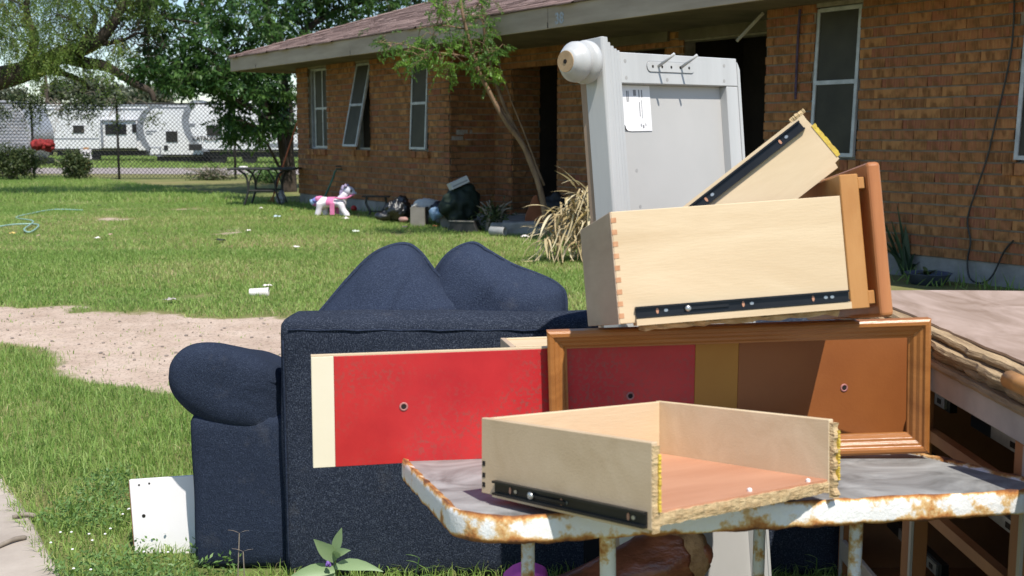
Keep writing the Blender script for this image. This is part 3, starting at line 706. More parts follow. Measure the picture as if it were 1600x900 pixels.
bM = Matrix.Translation((-.4555, 2.53, .702)) @ Matrix.Rotation(R(12), 4, 'Z') @ Matrix.Rotation(R(.2), 4, 'Y')
bd = thing('painted_board', 'long shelf board striped cream, red, ochre and brown behind the frame', 'board', bM)
xs_ = [0, .05, .917, 1.029, BW]
for (x0, x1), mt, nm in zip(zip(xs_, xs_[1:]), (CREAM, REDB, OCHRE, BROWNB), ('cream_face', 'red_face', 'ochre_face', 'brown_face')):
    G().box((x0 + (.0 if x0 == 0 else .0004), -.009, 0), (x1, .009, BH)).build(nm, mt, bd, bevel=.0008)
G().box((.0, -.0085, BH + .0002), (BW, .009, BH + .003)).build('top_edge', PINE, bd)
for hx, hz in ((.208, .134), (.754, .135), (1.314, .131)):
    hM = Matrix.Translation((hx, -.009, hz)) @ Matrix.Rotation(R(90), 4, 'X')
    hl = G().lathe([(.0105, 0), (.010, .0016), (.0062, .0018), (.006, .0005)], 16, hM).build('bolt_hole', pm('chipped pink rim', (.48, .2, .19), (.3, .12, .1), 90, .6, 0), bd, smooth=True)
    G().lathe([(.0062, 0), (.0062, .0012)], 14, hM).build('hole_core', DARK, hl)
# second drawer standing behind the board, only a corner shows
p = at(797, 541, 2.74)
ob = thing('hidden_drawer', 'pale drawer corner showing above the red board beside the frame', 'drawer', Matrix.Translation((p.x, p.y, p.z)) @ Matrix.Rotation(R(12), 4, 'Z'))
G().box((0, 0, -.2), (.013, .12, 0)).build('side_panel', ENDG, ob, bevel=.001)
G().box((.0135, .0, -.2), (.45, .013, -.0005)).build('front_panel', PINE, ob, bevel=.001)
G().box((.0135, .0135, -.014), (.449, .1065, -.004)).build('bottom_panel', PINE, ob)
G().box((.0135, .107, -.2), (.45, .12, -.0005)).build('back_panel', PINE, ob, bevel=.001)
G().box((.03, .02, -.27), (.4, .10, -.2002)).build('packing_block', PINEG, ob)

# ---------------------------------------------------------------- grey panel with a turned foot
DW, DH = .6488, 1.70
dM = Matrix.Translation((.3474, 2.9511, .1203)) @ Matrix.Rotation(R(45), 4, 'Z') @ Matrix.Rotation(R(-5.48), 4, 'X') @ Matrix.Rotation(R(-.88), 4, 'Y')
dr = thing('furniture_end_panel', 'tall grey painted furniture end with a turned foot, leaning behind the drawers', 'furniture panel', dM)
Zb, Zt = -.115, 1.5858
PW = .094
prof = [(0, .0), (.0, -.012), (.005, -.018), (.022, -.018), (.025, -.014), (.036, -.014), (.040, -.010), (.056, -.008), (.060, -.005), (.074, -.003), (.079, .001), (PW, .003), (PW, .05), (0, .05)]
# post with stepped moulding; its top end is cut in the same steps
tops = [Zt + .012 - (0, .012, .02, .026, .03)[(x > .022) + (x > .036) + (x > .056) + (x > .074)] for x, y in prof]
vs = [(x, y, Zb) for x, y in prof] + [(x, y, t_) for (x, y), t_ in zip(prof, tops)]; m = len(prof)
fs = [tuple(reversed(range(m))), tuple(range(m, 2 * m))] + [(q, (q + 1) % m, (q + 1) % m + m, q + m) for q in range(m)]
G().add(vs, fs).build('corner_post', GREYP, dr, bevel=.0015)
G().box((PW + .0005, .004, Zt - .105), (DW - .004, .045, Zt - .022)).build('top_rail', GREYP, dr, bevel=.002)
G().box((DW - .062, .005, Zb), (DW - .004, .046, Zt - .1055)).build('stile', GREYP, dr, bevel=.002)
g = G().prism([(DW - .0035, Zb), (DW + .008, Zb), (DW + .008, Zt - .055), (DW - .004, Zt - .03)], .0, .05); g.build('outer_edge', GREYP, dr, bevel=.003)
G().box((PW + .0005, .030, Zb), (DW - .0625, .038, Zt - .1055)).build('inset_panel', GREYP2, dr)
G().box((.004, .0502, Zb), (DW, .072, Zt - .05)).build('back_board', BACKB, dr)
ft = G().lathe([(r_ * .84, z_ * .95) for r_, z_ in ((.046, 0), (.048, .006), (.058, .009), (.067, .018), (.068, .028), (.062, .038), (.046, .042), (.041, .046), (.050, .050), (.063, .060), (.062, .072), (.052, .084), (.040, .096), (.034, .104))], 32, Matrix.Translation((-.0005, .026, Zt - .05)) @ Matrix.Rotation(R(-90), 4, 'Y')).build('turned_foot', GREYP, dr, smooth=True)
G().lathe([(.028, 0), (.0275, .0025)], 20, Matrix.Translation((-.0989, .026, Zt - .05)) @ Matrix.Rotation(R(-90), 4, 'Y')).build('raw_foot_end', RAWW, ft)
G().lathe([(.006, 0), (.006, .003)], 10, Matrix.Translation((-.0995, .026, Zt - .05)) @ Matrix.Rotation(R(-90), 4, 'Y')).build('centre_mark', DARK, ft)
xm = PW + (DW - PW) * .40
pl = G().prism([(xm - .095 - .014 * math.sin(q), Zt - .057 + .014 * math.cos(q)) for q in [k * math.pi / 8 for k in range(9)]] + [(xm + .095 + .014 * math.sin(q), Zt - .057 - .014 * math.cos(q)) for q in [k * math.pi / 8 for k in range(9)]], .0012, .0042).build('hook_plate', GREYP, dr)
G().prism([(xm - .095 - .0155 * math.sin(q), Zt - .057 + .0155 * math.cos(q)) for q in [k * math.pi / 8 for k in range(9)]] + [(xm + .095 + .0155 * math.sin(q), Zt - .057 - .0155 * math.cos(q)) for q in [k * math.pi / 8 for k in range(9)]], .0035, .0045).build('plate_painted_shadow', INK, pl)  # dark slot larger than the plate, draws its shadow as a solid outline
for k in range(5): G().lathe([(.0042, 0), (.0042, .001)], 8, Matrix.Translation((xm - .085 + k * .042, .0016, Zt - .057)) @ Matrix.Rotation(R(90), 4, 'X')).build('screw', DARK, pl)
for x_ in (xm - .06, xm + .045): G().tube([(x_, .0, Zt - .056), (x_ + .002, -.055, Zt - .030)], .0045, 8).build('peg', GREYP, pl, smooth=True)
for x_, z_ in ((.115, -.045), (.115, -.09), (xm - .02, -.092), (DW - .07, -.045), (DW - .075, -.09), (PW + .07, -.34), (PW + .075, -.44), (PW + .072, -.55), (DW - .03, -.2)):
    G().lathe([(.0055, 0), (.0055, .001)], 8, Matrix.Translation((x_, (.0045 if z_ > -.2 else .0305), Zt + z_)) @ Matrix.Rotation(R(90), 4, 'X')).build('screw_hole', pm('dented filler', (.40, .39, .375)) if x_ == .115 and z_ == -.045 else bpy.data.materials['dented filler'], dr)
# paper label with a curled corner
g = G(); nu, nv = 8, 10; pw, ph = .145, .125; vs = []
for b_ in range(nv + 1):
    for a_ in range(nu + 1):
        u, v = a_ / nu, b_ / nv; cz = max(0, (1 - u) + v - 1.72); vs.append((PW + .004 + u * pw + cz * .05, .0285 - cz * cz * .16 - .0008, Zt - .107 - v * ph + cz * .05))
fs = [(b_ * (nu + 1) + a_, b_ * (nu + 1) + a_ + 1, (b_ + 1) * (nu + 1) + a_ + 1, (b_ + 1) * (nu + 1) + a_) for a_ in range(nu) for b_ in range(nv)]
pp = G().add(vs, fs).build('paper_label', PAPER, dr, smooth=True)
for x_, z_, w_, h_ in ((.045, .015, .004, .03), (.052, .015, .003, .03), (.075, .012, .012, .016), (.098, .012, .004, .02), (.11, .012, .004, .02), (.098, .045, .003, .04), (.108, .04, .002, .05), (.099, .105, .004, .008), (.108, .108, .006, .009), (.12, .104, .003, .008)):
    G().box((PW + x_, .0272, Zt - .107 - z_ - h_), (PW + x_ + w_, .0276, Zt - .107 - z_)).build('print_line', INK, pp)

# ---------------------------------------------------------------- navy sofa seen from behind
SY = 3.62
sofa = thing('sofa', 'dark navy denim sofa with rolled arm and two slumped cushions, seen from behind', 'sofa', Matrix.Translation((.2, 3.9, 0)))
def grid_box(x0, x1, y0, y1, z0, z1, r, puff=(0, 0, 0), nx=40, ny=8, nz=24):
    """rounded upholstered box: faces as grids, edges rounded, middle puffed out"""
    g = G(); c = Vector(((x0 + x1) / 2, (y0 + y1) / 2, (z0 + z1) / 2)); h_ = Vector(((x1 - x0) / 2, (y1 - y0) / 2, (z1 - z0) / 2))
    def pt(u, v, w_):
        p = Vector((u * h_.x, v * h_.y, w_ * h_.z)); q = Vector((max(-h_.x + r, min(h_.x - r, p.x)), max(-h_.y + r, min(h_.y - r, p.y)), max(-h_.z + r, min(h_.z - r, p.z))))
        d = p - q
        if d.length > 1e-9: p = q + d.normalized() * r
        p.x += puff[0] * u * (1 - v * v) * (1 - w_ * w_); p.y += puff[1] * v * (1 - u ** 4) * (1 - w_ ** 4); p.z += puff[2] * w_ * (1 - u ** 6) * (1 - v * v)
        p += Vector((mnoise.noise((p + c) * 5), mnoise.noise((p + c) * 5 + Vector((9, 0, 0))), mnoise.noise((p + c) * 5 + Vector((0, 9, 0))))) * .006
        return p + c
    def cs(n): return [math.sin((k / n * 2 - 1) * math.pi / 2) * .35 + (k / n * 2 - 1) * .65 for k in range(n + 1)]
    A, B, C = cs(nx), cs(ny), cs(nz)
    def face(f, P, Q):
        vs = [f(a_, b_) for b_ in Q for a_ in P]; n = len(P); g.add(vs, [(b_ * n + a_, b_ * n + a_ + 1, (b_ + 1) * n + a_ + 1, (b_ + 1) * n + a_) for a_ in range(n - 1) for b_ in range(len(Q) - 1)])
    face(lambda a_, b_: pt(a_, -1, b_), A, C); face(lambda a_, b_: pt(a_, 1, b_), A, C)
    face(lambda a_, b_: pt(-1, a_, b_), B, C); face(lambda a_, b_: pt(1, a_, b_), B, C)
    face(lambda a_, b_: pt(a_, b_, -1), A, B); face(lambda a_, b_: pt(a_, b_, 1), A, B)
    return g
SX0, SX1 = -.752, 1.09
bk = grid_box(SX0, SX1, SY, SY + .2, .0, .872, .035, (.012, .012, .006)).build('back', DEN_BACK, sofa, world=True, smooth=True)
# seams: along the top, down the left corner
g = G().tube([(SX0 + .03 + (SX1 - SX0 - .06) * k / 40, SY - .004 + .002 * math.sin(k), .835 + .002 * math.sin(k * 2.1)) for k in range(41)], .0035, 5); g.build('top_seam', BLACKF, bk, world=False) if False else None
o_ = g.build('top_seam', DEN_ARM, sofa, world=True, smooth=True)
g = G().tube([(SX0 + .012, SY + .004, .04 + .76 * k / 20) for k in range(21)], .004, 5); g.build('corner_seam', DEN_ARM, sofa, world=True, smooth=True)
for sx, xa, xb in ((1, -1.075, -.735), (-1, 1.08, 1.36)):
    grid_box(xa, xb, SY + .075, SY + .80, .0, .535, .03, (.004, .012, 0), 14, 20, 14).build('arm_panel', DEN_ARM, sofa, world=True, smooth=True)
    # roll: outline of the arm end, swept forward with a stuffed rounded end
    if sx == 1: out_px = [(256, 585), (259, 562), (272, 543), (292, 532), (318, 529), (350, 533), (390, 548), (425, 567), (446, 590), (452, 620), (452, 655), (440, 680), (410, 682), (370, 676), (330, 665), (295, 645), (270, 622), (259, 603)]
    base = [at(x_, y_, SY + .1) for x_, y_ in [(256, 585), (259, 562), (272, 543), (292, 532), (318, 529), (350, 533), (390, 548), (425, 567), (446, 590), (452, 620), (452, 655), (440, 680), (410, 682), (370, 676), (330, 665), (295, 645), (270, 622), (259, 603)]]
    ol = [Vector((p.x, 0, p.z)) for p in smoothpath(base + base[:1], 3)[:-1]]
    if sx == -1: ol = [Vector((SX1 - (p.x - SX0) * .8, 0, p.z)) for p in ol]
    c_ = sum(ol, Vector()) / len(ol); anchor = Vector((SX0 + .03 if sx == 1 else SX1 - .03, 0, .60))
    ringsd = [(.02, .0), (.3, -.008), (.55, -.004), (.72, .006), (.85, .022), (.94, .05), (.985, .09), (1, .14), (1, .3), (1, .5), (.99, .72), (.93, .80), (.8, .835), (.5, .85), (.02, .853)]
    vs = []; n = len(ol)
    for sc, dy in ringsd:
        for k, p in enumerate(ol):
            d = p - c_; q = c_ + d * sc
            near = max(0, 1 - (q - anchor).length / .17)                      # fabric gathered where the arm meets the back
            ang = math.atan2(q.z - anchor.z, q.x - anchor.x)
            rip = math.sin(ang * 15 + 2 * mnoise.noise(q * 5)) * .013 * near
            vs.append((q.x, SY + .06 + dy + .03 * near * (sc < .99) + rip + .004 * mnoise.noise(q * 9), q.z - .23 * max(0, dy) + rip * .4 + .004 * mnoise.noise(q * 7 + Vector((0, dy * 9, 3)))))
    m = len(ringsd); fs = [(i * n + k, i * n + (k + 1) % n, (i + 1) * n + (k + 1) % n, (i + 1) * n + k) for i in range(m - 1) for k in range(n)] + [tuple(range(n)), tuple(range((m - 1) * n, m * n))]
    G().add(vs, fs).build('arm_roll', DEN_ARM, sofa, world=True, smooth=True)
grid_box(SX0 + .02, SX1 - .02, SY + .2, SY + .85, .1, .42, .04, (0, 0, .02), 20, 14, 8).build('seat_base', DEN_ARM, sofa, world=True, smooth=True)
for x_ in (-.98, 1.28):
    for y_ in (SY + .16, SY + .8): G().box((x_ - .03, y_ - .03, 0), (x_ + .03, y_ + .03, .025)).build('foot', BLACKF, sofa, world=True)
def cushion(pts, Y, thick, seed):
    ol = [at(x_, y_, Y) for x_, y_ in pts]; ol = smoothpath(ol + ol[:1], 5)[:-1]; n = len(ol); c_ = sum(ol, Vector()) / n
    g = G(); vs = []; K = 9
    for side in (-1, 1):
        for r in range(K + 1):
            t = r / K
            for p in ol:
                q = c_ + (p - c_) * t; h_ = thick * math.sqrt(max(0, 1 - t ** 2.6)) * side
                wob = .020 * mnoise.noise(q * 6 + Vector((seed, 0, 0))) + .010 * mnoise.noise(Vector((q.x * 26 - q.z * 14, q.z * 7, seed)))
                vs.append((q.x, q.y + h_ + (q.z - c_.z) * .25 + wob * (1 if t < 1 else 0), q.z + wob * .4))
    fs = []
    for s_ in (0, 1):
        b_ = s_ * (K + 1) * n
        fs += [(b_ + r * n + k, b_ + r * n + (k + 1) % n, b_ + (r + 1) * n + (k + 1) % n, b_ + (r + 1) * n + k) for r in range(K) for k in range(n)]
    cu = G().add(vs, fs).build('cushion', DEN_CUSH, sofa, world=True, smooth=True)
    pip = [Vector((p.x, p.y + (p.z - c_.z) * .25, p.z)) for p in ol]
    pi = G().tube(pip + pip[:2], .0075, 7, cap=False).build('piping', DEN_CUSH, cu, smooth=True)
    me = pi.data; Mi = sofa.matrix_world.inverted()
    for v in me.vertices: v.co = Mi @ v.co
    return cu
cushion([(470, 520), (505, 482), (540, 440), (575, 404), (605, 388), (634, 384), (656, 398), (680, 428), (712, 462), (733, 482), (735, 540), (700, 600), (560, 610), (480, 580)], 3.95, .12, 1)
cushion([(668, 450), (684, 418), (706, 394), (738, 382), (762, 394), (800, 415), (845, 432), (872, 446), (884, 466), (880, 520), (860, 590), (760, 610), (690, 590)], 4.0, .13, 5)
# black slab on the sofa back, painted in for a cast shadow
g = G(); q0 = at(912, 826, SY - .012); q1 = at(940, 960, SY - .012); g.box((q0.x, SY - .016, max(.02, q1.z)), (q1.x, SY - .010, q0.z + .02)); g.build('painted_shadow', BLACKF, sofa, world=True)

# ---------------------------------------------------------------- base cabinet with a delaminated top, right
CX, CY0, CY1, CZ = 1.075, 1.75, 3.58, .965
cabM = Matrix.Translation((CX, CY0, 0)) @ Matrix.Rotation(R(.6), 4, 'Z')
cab = thing('base_cabinet', 'gutted wooden base cabinet with splitting pinkish counter top', 'cabinet', cabM)
LC = CY1 - CY0; DC = 1.15; TZ = CZ - .09
# top: wavy laminate over split ply
g = G(); nx, ny = 22, 40; vs = []
for b_ in range(ny + 1):
    for a_ in range(nx + 1):
        u, v = a_ / nx, b_ / ny; edge = .012 * mnoise.noise(Vector((v * 9, 1, 0))) + .006 * mnoise.noise(Vector((v * 31, 5, 0))) if a_ == 0 else 0
        vs.append((.045 + edge + u * (DC - .04), -.02 + v * (LC + .04), CZ + .006 * mnoise.noise(Vector((u * 3, v * 4, 2))) + .012 * max(0, v - .8) * math.sin(u * 8)))
m = nx + 1; fs = [(b_ * m + a_, b_ * m + a_ + 1, (b_ + 1) * m + a_ + 1, (b_ + 1) * m + a_) for a_ in range(nx) for b_ in range(ny)]
nb = len(vs); vs2 = vs + [(x, y, z - .006) for x, y, z in vs]; fs2 = fs + [tuple(q + nb for q in reversed(f_)) for f_ in fs]
rimi = [a_ for a_ in range(m)] + [b_ * m + nx for b_ in range(1, ny + 1)] + [ny * m + a_ for a_ in range(nx - 1, -1, -1)] + [b_ * m for b_ in range(ny - 1, 0, -1)]
fs2 += [(a_, b_, b_ + nb, a_ + nb) for a_, b_ in zip(rimi, rimi[1:] + rimi[:1])]
G().add(vs2, fs2).build('laminate_top', CABTOP, cab, smooth=False)
rr = random.Random(12)
for layer, (zt, zb, xo, amp) in enumerate(((CZ - .007, CZ - .026, .012, .016), (CZ - .028, CZ - .048, -.006, .012), (CZ - .051, CZ - .070, .006, .018), (CZ - .072, CZ - .091, -.008, .006))):
    g = G(); n = 60; vs = []
    for k in range(n + 1):
        v = k / n; e = xo + amp * mnoise.noise(Vector((v * 14, layer * 7, 0))) + amp * .7 * mnoise.noise(Vector((v * 45, layer * 3, 1))); dz = .004 * mnoise.noise(Vector((v * 11, layer * 5, 4)))
        y_ = -.02 + v * (LC + .03)
        vs += [(e, y_, zt + dz * .5), (e - .004, y_, (zt + zb) / 2 + dz), (e + .002, y_, zb + dz), (DC, y_, zb), (DC, y_, zt)]
    fs = [(i * 5 + k, (i + 1) * 5 + k, (i + 1) * 5 + (k + 1) % 5, i * 5 + (k + 1) % 5) for i in range(n) for k in range(5)] + [(0, 1, 2, 3, 4), tuple(n * 5 + k for k in (4, 3, 2, 1, 0))]
    g.add(vs, fs).build('ply_layer', PLYEDG, cab)
# nose moulding at the near end
G().tube(smoothpath([(-.012, -.1, CZ - .02), (-.014, .25, CZ - .022), (-.012, .62, CZ - .024)]), .02, 10).build('nose_moulding', OAK, cab, smooth=True)
G().box((.004, -.02, TZ - .065), (.022, LC, TZ - .003)).build('top_frame_rail', GREYEDG, cab, bevel=.002)
# frame posts along the open face (y is away from the camera)
for y0, y1, mt in ((.56, .63, CABFR), (1.18, 1.27, CABFR), (LC - .05, LC, CABFR), (.0, .07, CABFR)):
    G().box((.012, y0, .02), (.05, y1, TZ - .067)).build('post', mt, cab, bevel=.002)
    G().box((.004, y0 - .001, .02), (.011, y0 + .014, TZ - .067)).build('post_edge', GREYEDG, cab)
G().box((.005, .07, .10), (.021, LC - .05, .165)).build('bottom_rail', GREYEDG, cab, bevel=.002)
for z_ in (.45, .66): 
    for y0, y1 in ((.63, 1.18), (1.27, LC - .05), (.07, .56)): G().box((.03, y0 + .001, z_), (.055, y1 - .001, z_ + .03)).build('drawer_divider', CABFR, cab)
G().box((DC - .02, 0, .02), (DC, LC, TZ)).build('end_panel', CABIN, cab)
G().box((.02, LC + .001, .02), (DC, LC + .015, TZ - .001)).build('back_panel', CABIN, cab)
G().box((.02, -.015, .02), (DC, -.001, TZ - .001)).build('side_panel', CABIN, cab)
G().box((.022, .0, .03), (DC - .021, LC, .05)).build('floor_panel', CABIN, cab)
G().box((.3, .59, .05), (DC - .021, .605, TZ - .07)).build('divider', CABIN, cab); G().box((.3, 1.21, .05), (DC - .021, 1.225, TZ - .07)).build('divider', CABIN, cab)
for z_, y0, y1 in ((.70, .66, 1.16), (.50, .66, 1.16), (.22, .66, 1.16), (.70, 1.3, 1.75), (.5, 1.3, 1.75), (.22, 1.3, 1.75), (.5, .1, .54), (.22, .1, .54)):
    g = G().box((.14, y0, z_), (.16, y1, z_ + .045)); r_ = g.build('slide_runner', RAIL, cab)
    L2 = y1 - y0; G().box((.132, y0 + .02, z_ + .006), (.1395, y0 + L2 * .72, z_ + .038)).build('runner_bracket', ZINC, r_)
    for q in range(4): G().box((.1305, y0 + .045 + q * .06, z_ + .014), (.1319, y0 + .07 + q * .06, z_ + .028)).build('slot', DARK, r_)

# ---------------------------------------------------------------- things under and beside the table
p0 = at(905, 930, 2.5); p1 = at(1078, 846, 2.6)
lt = thing('torn_leather_roll', 'rolled up torn brown leather upholstery lying under the table', 'leather roll', Matrix.Translation((p0.x, p0.y, gz(p0.y))))
g = G(); n = 26; m = 22; vs = []; ax = (p1 - p0); st = p0 - ax * .9; up = Vector((0, 0, 1)); sd_ = ax.normalized().cross(up).normalized(); u2 = sd_.cross(ax.normalized())
for i_ in range(m + 1):
    t = i_ / m; c_ = st + ax * (1.9 * t); rad = .050 + .022 * t + .004 * math.sin(t * 9)
    for k in range(n):
        an = 2 * math.pi * k / n; rag = (.035 * mnoise.noise(Vector((math.cos(an) * 2.4, math.sin(an) * 2.4, 4))) if i_ == m else 0)
        w_ = rad * (1 + .2 * mnoise.noise(Vector((math.cos(an) * 1.7, math.sin(an) * 1.7, t * 5))) + .10 * mnoise.noise(Vector((math.cos(an) * 5, math.sin(an) * 5, t * 14))))
        vs.append(c_ + (sd_ * math.cos(an) + u2 * math.sin(an)) * w_ + ax.normalized() * rag)
fs = [(i_ * n + k, i_ * n + (k + 1) % n, (i_ + 1) * n + (k + 1) % n, (i_ + 1) * n + k) for i_ in range(m) for k in range(n)]
e_ = []
for sc, dd in ((.86, -.015), (.7, -.06), (.1, -.08)): e_.append([st + ax * 1.9 + ax.normalized() * dd + (v - (st + ax * 1.9)) * sc for v in vs[m * n:(m + 1) * n]])
g.add(vs, fs + [tuple(range(n))]).build('hide', LEATH, lt, world=True, smooth=True)
g = G(); vs = list(vs[m * n:]) + sum(e_, []); g.add(vs, [(i_ * n + k, i_ * n + (k + 1) % n, (i_ + 1) * n + (k + 1) % n, (i_ + 1) * n + k) for i_ in range(3) for k in range(n)] + [tuple(range(3 * n, 4 * n))]).build('torn_end', LEATHI, lt, world=True)
g = G(); n2 = 40; vs = []; R0 = .074                                     # ragged tan lip folded back over the hide
for k in range(n2):
    an = 2 * math.pi * k / n2; dv = sd_ * math.cos(an) + u2 * math.sin(an); axn = ax.normalized(); wv_ = mnoise.noise(Vector((math.cos(an) * 3, math.sin(an) * 3, 7)))
    e0 = st + ax * 1.9
    vs += [e0 - axn * (.045 + .03 * wv_) + dv * (R0 * 1.10), e0 - axn * .012 + dv * (R0 * (1.16 + .1 * wv_)), e0 + axn * (.012 + .02 * wv_) + dv * (R0 * (1.0 + .08 * wv_)), e0 - axn * .01 + dv * (R0 * .8)]
g.add(vs, [(k * 4 + q_, ((k + 1) % n2) * 4 + q_, ((k + 1) % n2) * 4 + q_ + 1, k * 4 + q_ + 1) for k in range(n2) for q_ in range(3)]).build('folded_lip', LEATHI, lt, world=True, smooth=True)
q = at(1092, 868, 2.56); g = G().tube(smoothpath([q + Vector((-.05, 0, .03)), q + Vector((-.015, -.02, .035)), q + Vector((.012, -.02, .01)), q + Vector((.004, -.01, -.02))]), [.004, .02, .024, .022, .02, .022, .02, .02, .016, .02, .02, .02, .018, .018, .018, .016, .014, .012, .006][:19], 8)
g.build('curled_flap', LEATH, lt, world=True, smooth=True)
q = gnd(822, 905); q = at(822, 893, 3.25)
g = G()
pk = [(-.07, -.02), (-.04, .005), (-.01, .018), (.03, .012), (.06, .0), (.07, -.04), (.06, -.21), (-.06, -.21)]
g.prism(pk, -.05, .05, 'y', Matrix.Translation(q)); setp(g.build('pink_tub', PINKP, bevel=.012, seg=2), 'bright pink plastic scrap on the ground behind the table leg', 'plastic scrap')
wb = [(205, 750), (300, 738), (345, 733), (350, 850), (262, 852), (262, 892), (226, 892), (218, 850)]
wM = gnd(225, 880)
wt = thing('white_shelf_board', 'white melamine board with screw holes leaning in the grass beside the sofa', 'board', Matrix.Translation((wM.x, 3.80, 0)))
a0 = at(205, 750, 3.83); a1 = at(228, 905, 3.78)
bx = Matrix.Translation((a0.x, 3.84, -.075)) @ Matrix.Rotation(R(-6), 4, 'X') @ Matrix.Rotation(R(-4), 4, 'Y')
Wi = wt.matrix_world.inverted()
b_ = G().box((0, 0, -.06), (.42, .016, .335)).build('panel', WHITEB, wt, bevel=.0015); b_.matrix_local = Wi @ bx
for x_, z_, r_ in ((.034, .315, .0036), (.07, .318, .0036), (.042, .205, .0065)):
    h_ = G().lathe([(r_, 0), (r_, .0008)], 12, Matrix.Translation((x_, -.0001, z_)) @ Matrix.Rotation(R(90), 4, 'X')).build('screw_hole', DARK, wt); h_.matrix_local = Wi @ bx
G().box((-.0025, .001, .02), (-.0003, .015, .33)).build('brown_edge', CABIN, wt).matrix_local = Wi @ bx
for k, (x0, y0, x1, y1) in enumerate(((20, 820, 57, 818), (-5, 868, 42, 852))):
    a_, c_ = gnd(x0, y0), gnd(x1, y1); a_.z = c_.z = .03
    g = G().tube(smoothpath([a_, (a_ + c_) / 2 + Vector((0, .015, .004)), c_]), [.008] * 6 + [.009] * 6 + [.005], 7)
    setp(g.build('stick', TWIG, smooth=True), ('short thick dry stick lying on the concrete walk', 'thin bent dry twig lying on the concrete walk')[k], 'stick')

# ---------------------------------------------------------------- lawn
def blades(name, P, hgt, wid, tone, segs=2, lean=1.0):
    """P: (n,3) roots; tapered bent blades as one mesh"""
    n = len(P); az = rng.random(n) * 2 * np.pi; fa = rng.random(n) * 2 * np.pi
    d = np.stack([np.cos(az), np.sin(az), np.zeros(n)], -1); s_ = np.stack([np.cos(fa), np.sin(fa), np.zeros(n)], -1)
    L = (rng.random(n) * lean + .08)[:, None]; h_ = hgt[:, None]; w_ = wid[:, None]
    up = np.array([0, 0, 1.])
    m_ = P + d * h_ * L * .35 + up * h_ * .6; t_ = P + d * h_ * L * 1.15 + up * h_ * (1 - L * .35)
    if segs == 2:
        V = np.stack([P - s_ * w_, P + s_ * w_, m_ + s_ * w_ * .75, m_ - s_ * w_ * .75, t_], 1).reshape(-1, 3)
        b = np.arange(n) * 5; F = np.concatenate([np.stack([b, b + 1, b + 2], -1), np.stack([b, b + 2, b + 3], -1), np.stack([b + 3, b + 2, b + 4], -1)]); k = 5
    else:
        V = np.stack([P - s_ * w_, P + s_ * w_, t_], 1).reshape(-1, 3); b = np.arange(n) * 3; F = np.stack([b, b + 1, b + 2], -1); k = 3
    return setp(obj(name, fastmesh(name, V, F, GRASS, np.repeat(tone, k))), kind='stuff')
def scatter(x0, x1, y0, y1, dens):
    n = int((x1 - x0) * (y1 - y0) * dens); X = rng.uniform(x0, x1, n); Y = rng.uniform(y0, y1, n)
    k = (np.abs(X) < Y * .56 + 1.2); return X[k], Y[k]
walkx = [(-5.4, 10.2), (-2.9, 6.0), (-2.21, 4.76), (-1.9, 4.29), (-1.51, 3.64), (-.95, 2.75), (-.6, 2.2)]
def keep(X, Y):
    d = dirt(X, Y); e = d + (vnoise(X * 5, Y * 5, 77) - .5) * .7
    k = rng.random(len(X)) > np.clip((e - .12) * 2.4, 0, .965)
    wx = np.interp(Y, [q[1] for q in reversed(walkx)], [q[0] for q in reversed(walkx)])
    k &= ~((Y < 10.2) & (X < wx - .05 + .10 * (vnoise(X * 3, Y * 7, 91) - .45)) & (X > wx - 1.52))
    k &= wall_out(X, Y) > .02
    k &= ~((X > -1.06) & (X < 1.36) & (Y > 3.66) & (Y < 4.5))              # under the sofa
    s = (X - HA.x) * HD.x + (Y - HA.y) * HD.y; k &= ~((s > 5.6) & (s < 12) & (wall_out(X, Y) < .27))
    return k
def lawn(name, x0, x1, y0, y1, dens, h0, h1, w0, segs, label):
    X, Y = scatter(x0, x1, y0, y1, dens); k = keep(X, Y); X, Y = X[k], Y[k]
    Z = gzn(Y) + relief(X, Y) - .004; n = len(X)
    tall = vnoise(X * .9, Y * .9, 101) ; h_ = (h0 + (h1 - h0) * rng.random(n)) * (.55 + .9 * tall) * (1 - .5 * dirt(X, Y))
    st = straw(X, Y); tone = np.clip(.18 + .42 * rng.random(n) + .32 * (vnoise(X * .5, Y * .5, 111) - .4) + st * .34 * rng.random(n) + (rng.random(n) < .05 + .25 * st) * .4 * rng.random(n), 0.01, 1)
    o = blades(name, np.stack([X, Y, Z], -1), h_, w0 * (.6 + .8 * rng.random(n)), tone, segs)
    return setp(o, label, 'grass')
lawn('lawn_grass', -6.0, 1.4, 2.9, 6.9, 4800, .035, .085, .0021, 2, 'bright green lawn grass around the sofa and walk')
lawn('lawn_grass', -8, 3.0, 6.9, 12.5, 2600, .03, .062, .0032, 2, 'patchy green lawn grass beyond the dirt drive')
lawn('lawn_grass', -14.5, 5.5, 12.5, 22, 1000, .035, .07, .0062, 1, 'green lawn grass along the front of the brick house')
lawn('lawn_grass', -24, -3, 22, 36.5, 420, .06, .14, .011, 1, 'rough grass in front of the chain link fence')
X, Y = scatter(-34, 0, 47, 75, 60); blades('verge_grass', np.stack([X, Y, gzn(Y)], -1), .12 + .1 * rng.random(len(X)), .03 + .02 * rng.random(len(X)), .3 + .4 * rng.random(len(X)), 1)
setp(bpy.data.objects['verge_grass'], 'grass verge under the parked white trailers', 'grass')
